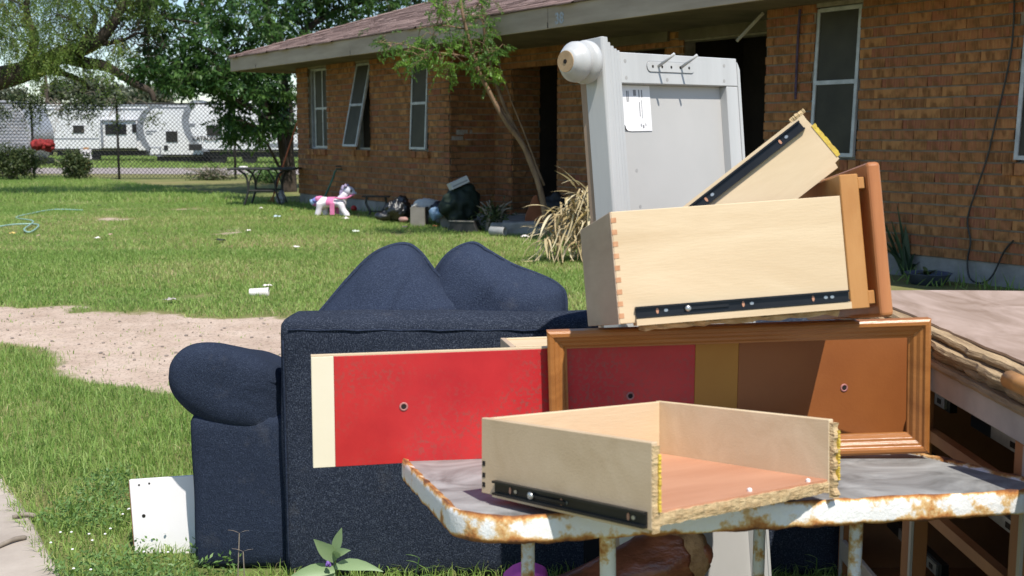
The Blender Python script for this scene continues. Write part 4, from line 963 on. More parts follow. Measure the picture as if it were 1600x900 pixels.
# taller weedy fringe hugging the house foundation and things near the camera
X = rng.uniform(-5, 5, 16000); Y = rng.uniform(9, 22, 16000); q = wall_out(X, Y); k = (q > .03) & (q < .55) & (rng.random(16000) < .9); X, Y = X[k], Y[k]
setp(blades('fringe_grass', np.stack([X, Y, gzn(Y)], -1), .07 + .13 * rng.random(len(X)), .005 + .004 * rng.random(len(X)), .1 + .5 * rng.random(len(X)), 1), 'uneven grass growing against the house foundation', 'grass')
def leaves(P, D, L, W, tone, droop=0.):
    """diamond leaflets at P pointing along D"""
    n = len(P); D = D / np.linalg.norm(D, axis=1, keepdims=True); r = rng.normal(size=(n, 3)); B = np.cross(D, r); B /= np.linalg.norm(B, axis=1, keepdims=True)
    L = np.broadcast_to(np.asarray(L, float), (n,))[:, None]; W = np.broadcast_to(np.asarray(W, float), (n,))[:, None]
    tip = P + D * L; tip[:, 2] -= droop * L[:, 0]
    V = np.stack([P, P + D * L * .45 + B * W, tip, P + D * L * .45 - B * W], 1).reshape(-1, 3)
    b = np.arange(n) * 4; return V, np.stack([b, b + 1, b + 2, b + 3], -1), np.repeat(tone, 4)
# low broad-leaf weeds mixed into the near lawn, with tiny white flowers
X, Y = scatter(-1.75, -.9, 3.2, 4.7, 5200); k = keep(X, Y) & (vnoise(X * 2.3, Y * 2.3, 131) > .42); X, Y = X[k], Y[k]; n = len(X)
P = np.stack([X, Y, gzn(Y) + .012 + .065 * rng.random(n)], -1); D = rng.normal(size=(n, 3)); D[:, 2] = np.abs(D[:, 2]) * .5 + .2
V, F, T_ = leaves(P, D, .016 + .012 * rng.random(n), .0045, .3 + .6 * rng.random(n))
setp(obj('clover_patch', fastmesh('clover_patch', V, F, WEED, T_)), 'low leafy clover patch between walk and white board', 'clover', kind='stuff')
X, Y = scatter(-1.65, -1.15, 3.3, 4.2, 80); k = keep(X, Y); X, Y = X[k], Y[k]; g = G()
for x_, y_ in zip(X, Y): g.ell((x_, y_, .05 + .03 * random.random()), (.005, .005, .003), 6)
setp(g.build('clover_flower', PAPER), 'tiny white flowers dotted over the clover', 'flowers', kind='stuff')

# broad-leaf weed with a purple flower, seed-head grasses
def broad_leaf(root, dirv, L, W, mat, parent, bend=.5, nseg=6, fold=.25, upv=Vector((0, 0, 1))):
    g = G(); d = Vector(dirv).normalized(); s_ = d.cross(upv); s_ = s_.normalized() if s_.length > .05 else Vector((1, 0, 0)); u = s_.cross(d); vs = []
    for k in range(nseg + 1):
        t = k / nseg; c = Vector(root) + d * (L * t) - Vector((0, 0, 1)) * bend * L * t * t; w_ = W * (math.sin(math.pi * (t * .93 + .07) ** .8)) if t < 1 else 0.001
        vs += [c - s_ * w_ + u * w_ * fold, c, c + s_ * w_ + u * w_ * fold]
    fs = [(i * 3 + k, i * 3 + k + 1, (i + 1) * 3 + k + 1, (i + 1) * 3 + k) for i in range(nseg) for k in range(2)]
    r_ = random.random(); g.add(vs, fs, .3 + .6 * r_); return g.build('leaf', mat, parent, smooth=True)
SAGE = leafmat('sage weed leaf', [(0, (.20, .30, .13)), (1, (.34, .46, .24))], .3)
b0 = at(522, 900, 3.3)
wd = thing('flowering_weed', 'leafy weed with pale green leaves and a purple flower before the sofa', 'weed', Matrix.Translation((b0.x, b0.y, 0)))
zt = b0.z
G().tube(smoothpath([(0, 0, 0), (.006, .004, zt * .6), (.004, 0, zt + .04), (.012, 0, zt + .085)]), .0035, 6).build('stem', leafmat('stem green', [(0, (.13, .2, .06)), (1, (.13, .2, .06))], .1), wd)
for dx, dz, L_, W_, bn, z_ in ((-1, .25, .10, .017, .35, .02), (-.5, .9, .075, .017, .1, .05), (1, .35, .10, .015, .35, .03), (.35, 1.3, .06, .012, .1, .075), (.7, .7, .05, .010, .3, .065), (-.9, .05, .07, .016, .5, .0), (.2, .5, .05, .011, .4, .06), (.9, -.05, .08, .014, .4, -.01), (-.3, .5, .045, .01, .3, .07)):
    broad_leaf((.004, -.004, zt + z_), (dx, random.uniform(-.5, .0), dz), L_ * 1.6, W_ * 1.25, SAGE, wd, bn, upv=Vector((0, -.85, .5)))
fl = G()
for k in range(6): fl.ell((-.012 + .004 * math.cos(k), -.03 + .004 * math.sin(k), zt + .045 + .0035 * (k % 3)), (.006, .004, .006), 6)
fl.build('flower', pm('violet petal', (.22, .12, .42), (.15, .07, .3), 30, .6, 0), wd, smooth=True)
for k, (bx_, by_, tx, ty) in enumerate(((370, 915, 374, 833), (383, 918, 380, 862), (640, 925, 655, 872), (1278, 925, 1276, 872))):
    Yw = 3.35 if bx_ < 1000 else 3.2
    a_ = at(bx_, by_, Yw); c_ = at(tx, ty, Yw); h_ = c_.z
    sg = thing('seed_grass', ('tall grass stem with forked seed head against the sofa arm', 'shorter forked grass stem low against the sofa arm', 'small grass tuft sprouting in front of the sofa back', 'young green sprout growing beside the rusty table leg')[k], 'grass stem', Matrix.Translation((a_.x, Yw, 0)))
    G().tube(smoothpath([(0, 0, 0), ((c_.x - a_.x) * .4, 0, h_ * .5), (c_.x - a_.x, 0, h_)]), .0018, 5).build('stem', TWIG if k < 2 else WEED, sg)
    for j_ in range(3 if k < 2 else 5):
        an = (-2.6, -.5, .6, 2.2, 1.3)[j_]; broad_leaf((c_.x - a_.x, 0, h_ - (.0 if k < 2 else .02 * j_)), (math.sin(an), -.2, .35), .04 if k < 2 else .05, .0022 if k < 2 else .004, TWIG if k < 2 else WEED, sg, .2)

# ---------------------------------------------------------------- trees
def limb(g, pts, r0, r1, n=8, sub=6, wob=.0):
    P = smoothpath(pts, sub); m = len(P)
    P = [p + Vector(mnoise.noise_vector(p * 1.7)) * wob for p in P]
    g.tube(P, [r0 + (r1 - r0) * (k / (m - 1)) ** .8 for k in range(m)], n); return P
def twigs_and_leaves(g, nodes, clumps, nspray, nleaf, spray_len, lf_len, lf_w, droop, spread, r_tw=.012):
    """each clump: a twig from the nearest limb node, sprays of paired leaflets round its end"""
    NP = np.array([tuple(p) for p in nodes]); VP, VD, VT, VL = [], [], [], []
    for c, rad in clumps:
        c = Vector(c); d = ((NP - np.array(c)) ** 2).sum(1); nb = Vector(NP[int(d.argmin())])
        mid = (nb + c) / 2 + Vector((random.uniform(-1, 1), random.uniform(-1, 1), random.uniform(0, 1))) * rad * .25
        g.tube(smoothpath([nb, mid, c], 4), [r_tw * (1.6 - k / 8) for k in range(9)], 5, cap=False)
        tone0 = random.random()
        for s_ in range(nspray):
            o = np.array(c) + rng.normal(size=3) * np.array(rad if hasattr(rad, '__len__') else (rad,) * 3) * spread
            dv = rng.normal(size=3); dv[2] = dv[2] * .5 - droop; dv /= np.linalg.norm(dv)
            if s_ % 3 == 0: g.tube([c, Vector(o), Vector(o + dv * spray_len * .8)], [.005, .004, .002], 3, cap=False)
            t = np.linspace(.1, 1, nleaf); side = np.where(np.arange(nleaf) % 2, 1, -1)[:, None]
            sv = np.cross(dv, rng.normal(size=3)); sv /= np.linalg.norm(sv)
            pos = o + np.outer(t, dv) * spray_len + np.outer(t * t, (0, 0, -droop * .5 * spray_len))
            VP.append(pos); VD.append(dv * .6 + side * sv + rng.normal(size=(nleaf, 3)) * .18 + np.array((0, 0, -.25)))
            VT.append(np.clip(tone0 * .45 + .3 * rng.random() + .3 * rng.random(nleaf), 0, 1)); VL.append(np.full(nleaf, lf_len * rng.uniform(.7, 1.2)))
    return leaves(np.concatenate(VP), np.concatenate(VD), np.concatenate(VL), lf_w, np.concatenate(VT), .15)
def ellclumps(specs):
    o = []
    for c, r, n, cr in specs:
        for k in range(n):
            v = rng.normal(size=3); v /= np.linalg.norm(v); q = rng.random() ** .45
            o.append((tuple(np.array(c) + v * q * np.array(r)), cr * rng.uniform(.7, 1.25)))
    return o
def sc(px, py, Y): return tuple(at(px, py, Y))
# leaning mesquite on the left
YM = 25.
mq = thing('mesquite_tree', 'old mesquite with leaning dark trunk and drooping feathery foliage', 'tree', Matrix.Translation((at(-190, 250, YM).x, YM, .2)))
g = G(); nodes = []
nodes += limb(g, [Vector((at(-190, 250, YM).x, YM, .1)), at(-120, 180, YM), at(-40, 138, YM), at(15, 118, YM), at(62, 103, YM), at(105, 82, YM), at(140, 72, YM - .3), at(175, 40, YM - .5), at(200, -10, YM)], .36, .09, 10, 6, .04)
nodes += limb(g, [at(100, 88, YM), at(135, 98, YM), at(165, 104, YM - .3), at(205, 128, YM - .5), at(234, 142, YM - .6), at(242, 158, YM - .6)], .16, .05, 8, 6, .03)
nodes += limb(g, [at(78, 110, YM), at(105, 118, YM), at(130, 127, YM), at(140, 140, YM)], .085, .03, 7, 5, .03)
nodes += limb(g, [at(40, 108, YM), at(55, 60, YM), at(40, 10, YM), at(60, -60, YM + .5)], .13, .04, 7, 5, .05)
nodes += limb(g, [at(120, 78, YM), at(150, 30, YM + .6), at(120, -30, YM + .6)], .10, .03, 7, 5, .05)
nodes += limb(g, [at(150, 70, YM), at(190, 62, YM - .4), at(215, 50, YM - .4), at(238, 58, YM - .4)], .06, .012, 6, 5, .06)
nodes += limb(g, [at(-60, 150, YM), at(-80, 60, YM - .5), at(-40, -30, YM)], .2, .05, 7, 5, .05)
for k in range(26):
    a_ = at(random.uniform(165, 225), random.uniform(30, 95), YM - .5); pp_ = [a_ + Vector((random.uniform(-.2, .2) * q, random.uniform(-.1, .1), random.uniform(-.15, .18) * q)) for q in range(5)]
    limb(g, pp_, .012, .004, 4, 3, .05)
mq_cl = [(sc(x_, y_, YM + rng.uniform(-1.2, 1.2)), .42) for x_, y_ in [(rng.uniform(-90, 150), rng.uniform(-60, 44)) for k in range(46)]] + \
        [(sc(x_, y_, YM - .6 + rng.uniform(-.5, .5)), .3) for x_, y_ in [(50, 85), (62, 98), (72, 92), (85, 100), (35, 70), (20, 78), (95, 80), (5, 60), (18, 40), (100, 60), (120, 40), (170, 72), (180, 70), (160, 12), (195, 74), (150, 98), (158, 104), (235, 10), (220, -5), (66, 70), (80, 66), (44, 80), (70, 88)]] + \
        [(sc(rng.uniform(60, 240), rng.uniform(-70, 0), YM + rng.uniform(-1, 1)), .4) for k in range(20)]
V, F, T_ = twigs_and_leaves(g, nodes, mq_cl, 23, 16, .38, .072, .0125, .9, .6)
g.build('trunk', BARKD, mq, world=True, smooth=True)
V = V - np.array(mq.location); setp(obj('crown', fastmesh('crown', V, F, LEAF_M, T_), mq))
# dense dark tree at the house corner
YC = 26.5
ct = thing('chinaberry_tree', 'dense dark green shade tree rising behind the corner of the brick house', 'tree', Matrix.Translation((at(452, 300, YC).x, YC, .2)))
bs = Vector((at(452, 300, YC).x, YC, .1)); g = G(); nodes = []
nodes += limb(g, [bs, bs + Vector((-.03, 0, 1.0)), at(448, 150, YC), at(430, 90, YC), at(420, 20, YC), at(430, -80, YC)], .20, .05, 9, 6, .04)
nodes += limb(g, [bs + Vector((-.02, 0, .5)), at(432, 190, YC - .3), at(402, 150, YC - .6), at(375, 115, YC - .8), at(335, 85, YC - .8), at(290, 60, YC - 1)], .12, .03, 8, 6, .05)
nodes += limb(g, [at(445, 180, YC), at(415, 185, YC - .8), at(385, 165, YC - 1.2), at(345, 150, YC - 1.4), at(300, 140, YC - 1.5)], .07, .02, 7, 6, .05)
nodes += limb(g, [at(375, 110, YC - .8), at(330, 40, YC - .6), at(300, -30, YC)], .07, .02, 7, 5, .05)
nodes += limb(g, [at(445, 130, YC), at(470, 60, YC + .5), at(520, 20, YC + 1), at(590, 0, YC + 1), at(650, -10, YC + 1)], .10, .03, 7, 6, .05)
nodes += limb(g, [at(330, 45, YC - .6), at(280, 30, YC - .6), at(235, 30, YC - .4)], .05, .015, 6, 5, .05)
nodes += limb(g, [bs + Vector((0, 0, .3)), at(425, 240, YC - .5), at(405, 205, YC - 1), at(380, 190, YC - 1.2)], .05, .015, 6, 5, .04)
reg = [((x_, y_), r_) for x_, y_, r_ in [(250, 20, .5), (215, 10, .45), (300, 15, .5), (350, 10, .5), (240, 55, .45), (275, 60, .5), (320, 55, .5), (255, 95, .45), (225, 108, .38), (290, 100, .5), (335, 105, .5), (270, 130, .45), (235, 150, .36), (310, 140, .5), (350, 140, .5), (385, 130, .45), (280, 160, .4), (330, 168, .42), (365, 175, .38), (400, 100, .5), (430, 110, .4), (385, 60, .5), (430, 60, .5), (400, 20, .55), (450, 20, .5), (365, 90, .5), (440, 140, .35), (420, 160, .3), (370, 35, .5), (300, 175, .35), (415, 185, .28), (445, 180, .25), (350, 190, .28), (362, 205, .22), (366, 225, .18), (390, 195, .25), (420, 200, .22), (440, 90, .4)]]
cl = []
for (x_, y_), r_ in reg:
    if y_ > 105 and x_ < 405 and not 355 < x_ < 370: y_ = 105 + (y_ - 105) * .45 - 14; r_ *= .8
    if 355 < x_ < 370 and y_ > 150: r_ *= .6; y_ -= 18
    if x_ < 240: x_ += 12
    cl += [(sc(x_ + rng.uniform(-16, 16), y_ + rng.uniform(-10, 10), YC - .8 + rng.uniform(-1.3, 1.3)), r_ * rng.uniform(.6, 1)) for q in range(2)]
for k in range(46): cl.append((sc(rng.uniform(430, 690), rng.uniform(-50, 60), YC + rng.uniform(0, 2)), .5))
for k in range(40): cl.append((sc(rng.uniform(200, 500), rng.uniform(-110, 0), YC + rng.uniform(-1.5, 1.5)), .55))
V, F, T_ = twigs_and_leaves(g, nodes, cl, 22, 13, .33, .125, .025, .3, .56)
g.build('trunk', BARKD, ct, world=True, smooth=True)
obj('crown', fastmesh('crown', V - np.array(ct.location), F, LEAF_D, T_), ct)
# slender leaning tree at the porch
YP = 14.6
pt_ = thing('porch_tree', 'slender leaning young tree with feathery bright leaves before the porch', 'tree', Matrix.Translation((at(858, 360, YP).x, YP, .2)))
b0 = Vector((at(858, 360, YP).x, YP, .15)); g = G(); nodes = []
nodes += limb(g, [b0, at(845, 300, YP), at(822, 235, YP), at(790, 190, YP - .1), at(762, 140, YP - .2), at(745, 105, YP - .3), at(735, 70, YP - .4), at(722, 20, YP - .5), at(716, -40, YP - .5)], .044, .016, 9, 6, .01)
nodes += limb(g, [at(846, 300, YP), at(815, 222, YP + .05), at(788, 165, YP), at(772, 120, YP), at(758, 60, YP - .1), at(752, 0, YP - .2), at(745, -40, YP - .2)], .028, .011, 8, 6, .01)
nodes += limb(g, [at(806, 205, YP), at(780, 165, YP - .1), at(755, 130, YP - .2), at(742, 95, YP - .2)], .018, .007, 6, 5, .01)
nodes += limb(g, [at(850, 290, YP + .1), at(828, 230, YP + .2), at(800, 160, YP + .2), at(780, 100, YP + .2)], .016, .006, 6, 5, .01)
nodes += limb(g, [at(742, 92, YP - .3), at(710, 85, YP - .5), at(670, 80, YP - .7), at(630, 70, YP - .8), at(590, 66, YP - .8)], .014, .004, 6, 5, .01)
nodes += limb(g, [at(728, 45, YP - .4), at(690, 40, YP - .6), at(650, 45, YP - .7)], .012, .004, 6, 5, .01)
cl = [(sc(x_ + rng.uniform(-7, 7), y_ + rng.uniform(-6, 6), YP - .5 + rng.uniform(-.35, .35)), r_) for x_, y_, r_ in
      [(590, 68, .09), (612, 72, .08), (640, 82, .10), (632, 95, .10), (655, 92, .11), (668, 78, .11), (685, 95, .12), (700, 105, .10), (660, 100, .09), (716, 92, .11), (742, 85, .12), (760, 70, .12), (720, 65, .12), (700, 50, .12), (690, 25, .12), (720, 15, .13), (745, 25, .12), (735, 45, .12), (755, 5, .12), (700, 5, .12), (680, 8, .11), (765, 45, .09), (676, 60, .10), (650, 65, .08), (730, -15, .13), (760, -20, .12), (700, -25, .13), (770, 85, .08), (746, 105, .08), (776, 75, .05), (770, 110, .05), (755, 130, .05)]]
V, F, T_ = twigs_and_leaves(g, nodes, cl, 15, 18, .15, .036, .0075, .35, .75, .004)
g.build('trunk', BARKL, pt_, world=True, smooth=True)
obj('crown', fastmesh('crown', V - np.array(pt_.location), F, LEAF_L, T_), pt_)

# ---------------------------------------------------------------- chain link fence and the lot behind it
FY = 34.5; FZ = .2; FT = 2.30
fn = thing('chain_link_fence', 'tall rusty chain link fence running along the back of the yard', 'fence', Matrix.Translation((-15, FY, FZ)))
fx0, fx1 = -13., 13.
for px_ in (-75, 52, 185, 367, 560):
    x_ = at(px_, 250, FY).x + 15; G().tube([(x_, 0, -.1), (x_ + .02, 0, FT + .08)], .038, 8).build('post', GALV, fn, smooth=True)
G().tube([(fx0, -.02, FT), (fx1, -.02, FT - .06)], .026, 6).build('top_rail', GALV, fn)
g = G(); pz = .125; H_ = FT - .06
x_ = fx0 - H_
while x_ < fx1:
    for s_ in (1, -1):
        a_ = (x_, 0) if s_ == 1 else (x_ + H_, 0); b_ = (x_ + H_, H_) if s_ == 1 else (x_, H_)
        pts = []
        for q in range(5): t = q / 4; pts.append((a_[0] + (b_[0] - a_[0]) * t, -.03 + s_ * .003 + .012 * mnoise.noise(Vector((x_ + t, t * 2, 0))), .03 + (b_[1] - a_[1]) * t))
        if pts[0][0] > fx0 - .1 and pts[-1][0] < fx1 + .1 and pts[0][0] < fx1 + .1 and pts[-1][0] > fx0 - .1: g.tube(pts, .0075, 3, cap=False)
    x_ += pz
setp(g.build('wire_mesh', GALV, fn), kind='stuff')
def leafball(name, label, cat, c, r, n, lf, w_, mat, droop=.2, parent_stem=True, stems=9):
    t = thing(name, label, cat, Matrix.Translation((c[0], c[1], .2)))
    g = G(); VP = []; 
    for k in range(stems):
        a_ = random.uniform(0, 6.28); q = random.uniform(.3, 1)
        tip = Vector((math.cos(a_) * r[0] * q, math.sin(a_) * r[1] * q, c[2] - .2 + r[2] * random.uniform(-.2, .9)))
        g.tube(smoothpath([(random.uniform(-.1, .1), 0, -.03), tip * .5 + Vector((0, 0, .1)), tip], 4), [.022 - .002 * q2 for q2 in range(9)], 5, cap=False)
    g.build('stem', TWIG, t)
    v = rng.normal(size=(n, 3)); v /= np.linalg.norm(v, axis=1, keepdims=True); q = rng.random(n) ** .4
    lump = .7 + .6 * np.array([mnoise.noise(Vector(tuple(p * 2.3 + c[0]))) for p in v])
    P = v * (q * lump)[:, None] * np.array(r) + np.array((0, 0, c[2] - .2)); P = P[P[:, 2] > .0]
    V, F, T_ = leaves(P, rng.normal(size=(len(P), 3)) + np.array((0, 0, -droop)), lf * (.6 + .8 * rng.random(len(P))), w_, rng.random(len(P)))
    obj('foliage', fastmesh('foliage', V, F, mat, T_), t); return t
c = at(118, 268, 33.6); leafball('fence_shrub', 'round dark shrub growing at the foot of the fence post', 'shrub', (c.x, 33.6, .65), (.62, .45, .55), 3800, .10, .017, LEAF_B)
c = at(20, 255, 33.4); leafball('fence_shrub', 'broad dark shrub under the red cloth by the fence', 'shrub', (c.x, 33.4, .75), (1.25, .5, .62), 6000, .11, .018, LEAF_B)
c = at(330, 270, 33.8); leafball('brush_heap', 'low heap of dry brush and branches against the fence', 'brush', (c.x, 33.8, .3), (1.0, .4, .42), 900, .10, .014, LEAF_B, stems=60)
c = at(415, 285, 31); leafball('yard_bush', 'light green bush behind the metal patio table', 'bush', (c.x, 31.5, .4), (.8, .5, .4), 1500, .10, .02, WEED)
# vine over the top of the fence
vn = thing('fence_vine', 'leafy vine tangled over the top of the chain link fence', 'vine', Matrix.Translation((at(90, 160, FY).x, FY - .1, .2)))
g = G(); 
for k in range(26):
    x_ = random.uniform(-20, 215); a_ = at(x_, random.uniform(150, 168), FY - .09); pts = [a_]
    for q in range(5): pts.append(pts[-1] + Vector((random.uniform(-.3, .3), random.uniform(-.02, .02), random.uniform(-.34, .1))))
    limb(g, pts, .012, .005, 4, 3, 0)
g.build('stem', TWIG, vn, world=True)
n = 7500; px_ = rng.uniform(-60, 260, n); py_ = 152 + np.abs(rng.normal(size=n)) * 24 - 4; den = vnoise(px_ / 26, py_ / 22, 141); k = den + .0 > .42 + (px_ > 190) * .08 + (py_ - 150) * .0022; px_, py_ = px_[k], py_[k]
P = np.array([tuple(at(a_, b_, FY - .09 - .12 * random.random())) for a_, b_ in zip(px_, py_)]); V, F, T_ = leaves(P, rng.normal(size=(len(P), 3)) + np.array((0, 0, -.5)), .075 + .05 * rng.random(len(P)), .020, rng.random(len(P)) * .9)
obj('foliage', fastmesh('foliage', V - np.array(vn.location), F, LEAF_B, T_), vn)
c = at(63, 226, 33.0)
rc = G().ell((c.x, 33.0, c.z), (.26, .12, .13), 14).ell((c.x + .24, 33.0, c.z - .02), (.15, .1, .16), 12)
setp(remeshed('red_cloth', rc, pm('red cloth', (.30, .022, .022), (.12, .008, .008), 9, .8, .2), .03, None, noise_amp=.07, noise_sc=9), 'crumpled red cloth draped over the shrub by the fence', 'cloth')
# sign on a stake
c = gnd(152, 268)
sg = thing('stake_sign', 'small white sign with a dark letter on a short wooden stake', 'sign', Matrix.Translation((c.x, 41.5, .2)))
k_ = 41.5 / 1778
G().box((-.09, -.02, 0), (.09, .03, .9)).build('stake', OAK, sg); zt = (at(152, 248, 41.5).z - .2)
G().box((-.20, -.05, zt), (.20, -.022, zt + .34)).build('sign_board', WHITEB, sg)
obj('lettering', text_mesh('E', .34, RVB, .003), sg, Matrix.Translation((.13, -.052, zt + .07)) @ Matrix.Rotation(R(90), 4, 'X') @ Matrix.Rotation(R(84), 4, 'Z'))
# trailers: outline in x-z extruded across the body
def trailer(name, label, Y, px0, px1, ztop, zbot, nose, extras, ribs=False, depth=2.4, mat=RVW):
    x0, x1 = at(px0, 200, Y).x, at(px1, 200, Y).x; t = thing(name, label, 'trailer', Matrix.Translation(((x0 + x1) / 2, Y + depth / 2, .2)))
    if nose == 'curve':
        lft = [(x0 + .95, zbot), (x0 + .55, zbot + .22), (x0 + .22, zbot + .65), (x0 + .06, zbot + 1.15), (x0 + .05, zbot + 1.5), (x0 + .22, zbot + 1.95), (x0 + .55, zbot + 2.3), (x0 + 1.0, ztop)]
        lft = [(p.x, p.z) for p in smoothpath([Vector((a_, 0, b_)) for a_, b_ in lft], 4)]
    elif nose == 'right_curve':
        lft = [(x0, zbot), (x0, ztop)]
    else: lft = [(x0, zbot), (x0, ztop)]
    rgt = [(x1, ztop), (x1, zbot)] if nose != 'right_curve' else [(p.x, p.z) for p in smoothpath([Vector(q) for q in ((x1 - .75, 0, ztop), (x1 - .25, 0, ztop - .5), (x1, 0, ztop - 1.2), (x1 - .02, 0, zbot + .7), (x1 - .3, 0, zbot))], 4)]
    G().prism([(a_, b_ + .2) for a_, b_ in lft + rgt], Y, Y + depth).build('body', mat, t, world=True, bevel=.03)
    if nose == 'curve':
        band = [(a_, b_ + .2) for a_, b_ in lft]; inn = [(a_ + .30, b_ + .2) for a_, b_ in lft]
        g = G(); n_ = len(band); vs = [(a_ - .02, Y - .03, b_) for a_, b_ in band] + [(a_, Y - .03, b_) for a_, b_ in inn] + [(a_ - .02, Y + depth * .98, b_) for a_, b_ in band]
        vs += [(a_, Y + .02, b_) for a_, b_ in inn]
        fs = [(k, k + 1, n_ + k + 1, n_ + k) for k in range(n_ - 1)] + [(k, 2 * n_ + k, 2 * n_ + k + 1, k + 1) for k in range(n_ - 1)] + [(n_ + k, n_ + k + 1, 3 * n_ + k + 1, 3 * n_ + k) for k in range(n_ - 1)]
        g.add(vs, fs).build('nose_trim', RVG, t, world=True)
    if ribs:
        z_ = zbot + .1
        while z_ < ztop - .1:
            xr = x1 - (.75 * max(0, (z_ - ztop + 1.2) / 1.2) ** 2 if nose == 'right_curve' else 0) - .1
            G().box((x0 + .02, Y - .03, z_ + .2), (xr, Y - .001, z_ + .27)).build('rib', RVS, t, world=True); z_ += .13
    G().box((x0 + .9, Y + .1, zbot - .25 + .2), (x1, Y + depth - .1, zbot + .199)).build('chassis', RVB, t, world=True)
    G().box((x0 + (1.05 if nose == 'curve' else .05), Y - .025, ztop + .10), (x1 - (.8 if nose == 'right_curve' else .05), Y - .002, ztop + .17)).build('roof_trim', RVG, t, world=True)
    G().box((x0 + (1.0 if nose == 'curve' else .05), Y - .02, zbot + .22), (x1 - .35, Y - .002, zbot + .30)).build('skirt_trim', RVB, t, world=True)
    nw = 0
    for xx in np.linspace(x0 + 1.6, x1 - .5, 4):
        G().lathe([(.2, -.1), (.34, -.1), (.36, 0), (.34, .1), (.2, .1)], 16, Matrix.Translation((xx, Y + .25, .56)) @ Matrix.Rotation(R(90), 4, 'X')).build('wheel', RVB, t, world=True) if zbot > .5 and nw < 2 else None; nw += 1
    for kind, a0, b0, a1, b1 in extras:
        p, q = at(a0, b0, Y), at(a1, b1, Y); mt = {'window': RVD, 'hatch': RVG, 'stripe': RVG, 'dark': RVB, 'slide': RVW, 'panel': RVW}[kind]
        dpt = .18 if kind == 'slide' else .035 if kind != 'stripe' else .012
        if kind == 'hatch':
            h_ = G().box((p.x, Y - .03, q.z), (q.x, Y - .001, p.z)).build('hatch', RVG, t, world=True, bevel=.01); G().box((p.x + .06, Y - .036, q.z + .06), (q.x - .06, Y - .0305, p.z - .06)).build('hatch_door', RVW, h_)
            Mi = t.matrix_world.inverted()
            for v in h_.children[0].data.vertices: v.co = Mi @ v.co
        else: G().box((p.x, Y - dpt - .002, q.z), (q.x, Y - .002 if kind != 'slide' else Y + .3, p.z)).build({'window': 'window', 'stripe': 'stripe', 'dark': 'vent', 'slide': 'slide_out', 'panel': 'panel'}[kind], mt, t, world=True, bevel=.02 if kind in ('window', 'dark') else 0)
    return t
t3 = trailer('travel_trailer', 'white trailer with grey curved nose trim and dark lettering on its side', 52, 284, 500, 2.85, .62, 'curve', [('window', 323, 196, 347, 212), ('dark', 295, 225, 316, 235), ('stripe', 292, 193, 305, 198), ('stripe', 398, 224, 470, 230), ('window', 376, 192, 400, 210)])
a_ = at(301, 219, 52)
obj('lettering', text_mesh('CATALINA', .25, RVB, .004), t3, t3.matrix_world.inverted() @ Matrix.Translation((a_.x, 51.95, a_.z)) @ Matrix.Rotation(R(90), 4, 'X'))
trailer('travel_trailer', 'white trailer with a small square window, nose behind the lettered trailer', 55, 213, 330, 2.75, .35, 'curve', [('window', 259, 205, 278, 222), ('hatch', 233, 230, 252, 243), ('stripe', 228, 204, 245, 206), ('stripe', 228, 208, 238, 210), ('dark', 256, 227, 263, 235)])
trailer('travel_trailer', 'long white trailer with slide-out room and dark windows behind the fence', 58, 58, 226, 2.75, .6, 'square', [('slide', 156, 188, 215, 231), ('stripe', 82, 216, 156, 217.5), ('window', 114, 196, 132, 208)])
t1 = bpy.data.objects['travel_trailer.002']
for a0, b0, a1, b1 in ((164, 194, 198, 210), (206, 194, 222, 207)):
    p, q = at(a0, b0, 57.8), at(a1, b1, 57.8); G().box((p.x, 57.77, q.z), (q.x, 57.815, p.z)).build('window', RVD, t1, world=True, bevel=.02)
p = at(157, 187, 57.8); q = at(216, 187, 57.8); q2 = at(157, 231, 57.8)
for bx_ in (((p.x, 57.74, p.z - .08), (q.x, 57.81, p.z)), ((p.x, 57.74, q2.z), (p.x + .1, 57.81, p.z - .081))): G().box(*bx_).build('slide_trim', RVG, t1, world=True)
trailer('travel_trailer', 'silver ribbed trailer with a rounded end behind the shrubs', 47, -90, 47, 2.75, .4, 'right_curve', [], True, mat=RVS)
trailer('travel_trailer', 'far white trailer roof showing above the nearer trailers', 72, 30, 330, 3.3, .6, 'square', [('stripe', 100, 163, 300, 165)])
# poles and far trees beyond
for px_, py_, Y_, r_, lb in ((71, 118, 80, .16, 'dark wooden utility pole rising beyond the trailers'), (65, 132, 130, .14, 'thin far utility pole with a crossarm'),):
    a_ = at(px_, py_, Y_); up_ = thing('utility_pole', lb, 'pole', Matrix.Translation((a_.x, Y_, .2)))
    G().tube([(0, 0, -.1), (0, 0, a_.z - .2)], [r_, r_ * .7], 8).build('shaft', BARKD, up_, smooth=True)
    if Y_ > 100: G().box((-1.0, -.06, a_.z - .9), (1.0, .06, a_.z - .75)).build('crossarm', BARKD, up_)
a_ = at(112, 118, 110); b_ = at(120, 150, 110); mt_ = G().tube([(b_.x, 110, .2), (b_.x, 110, b_.z), (a_.x, 110, a_.z)], .14, 6); setp(mt_.build('white_mast', WHITEB), 'slanting white mast beyond the trailers', 'mast')
fl_ = ['small far tree with a rounded hazy crown beside the pole', 'hazy far tree behind the white mast', 'broad far tree above the middle trailers', 'low far tree behind the trailer roofs', 'far tree under the hanging mesquite limb', 'hazy far tree next to the dark shade tree', 'far tree at the left end of the lot', 'tall far tree seen through the shade tree']
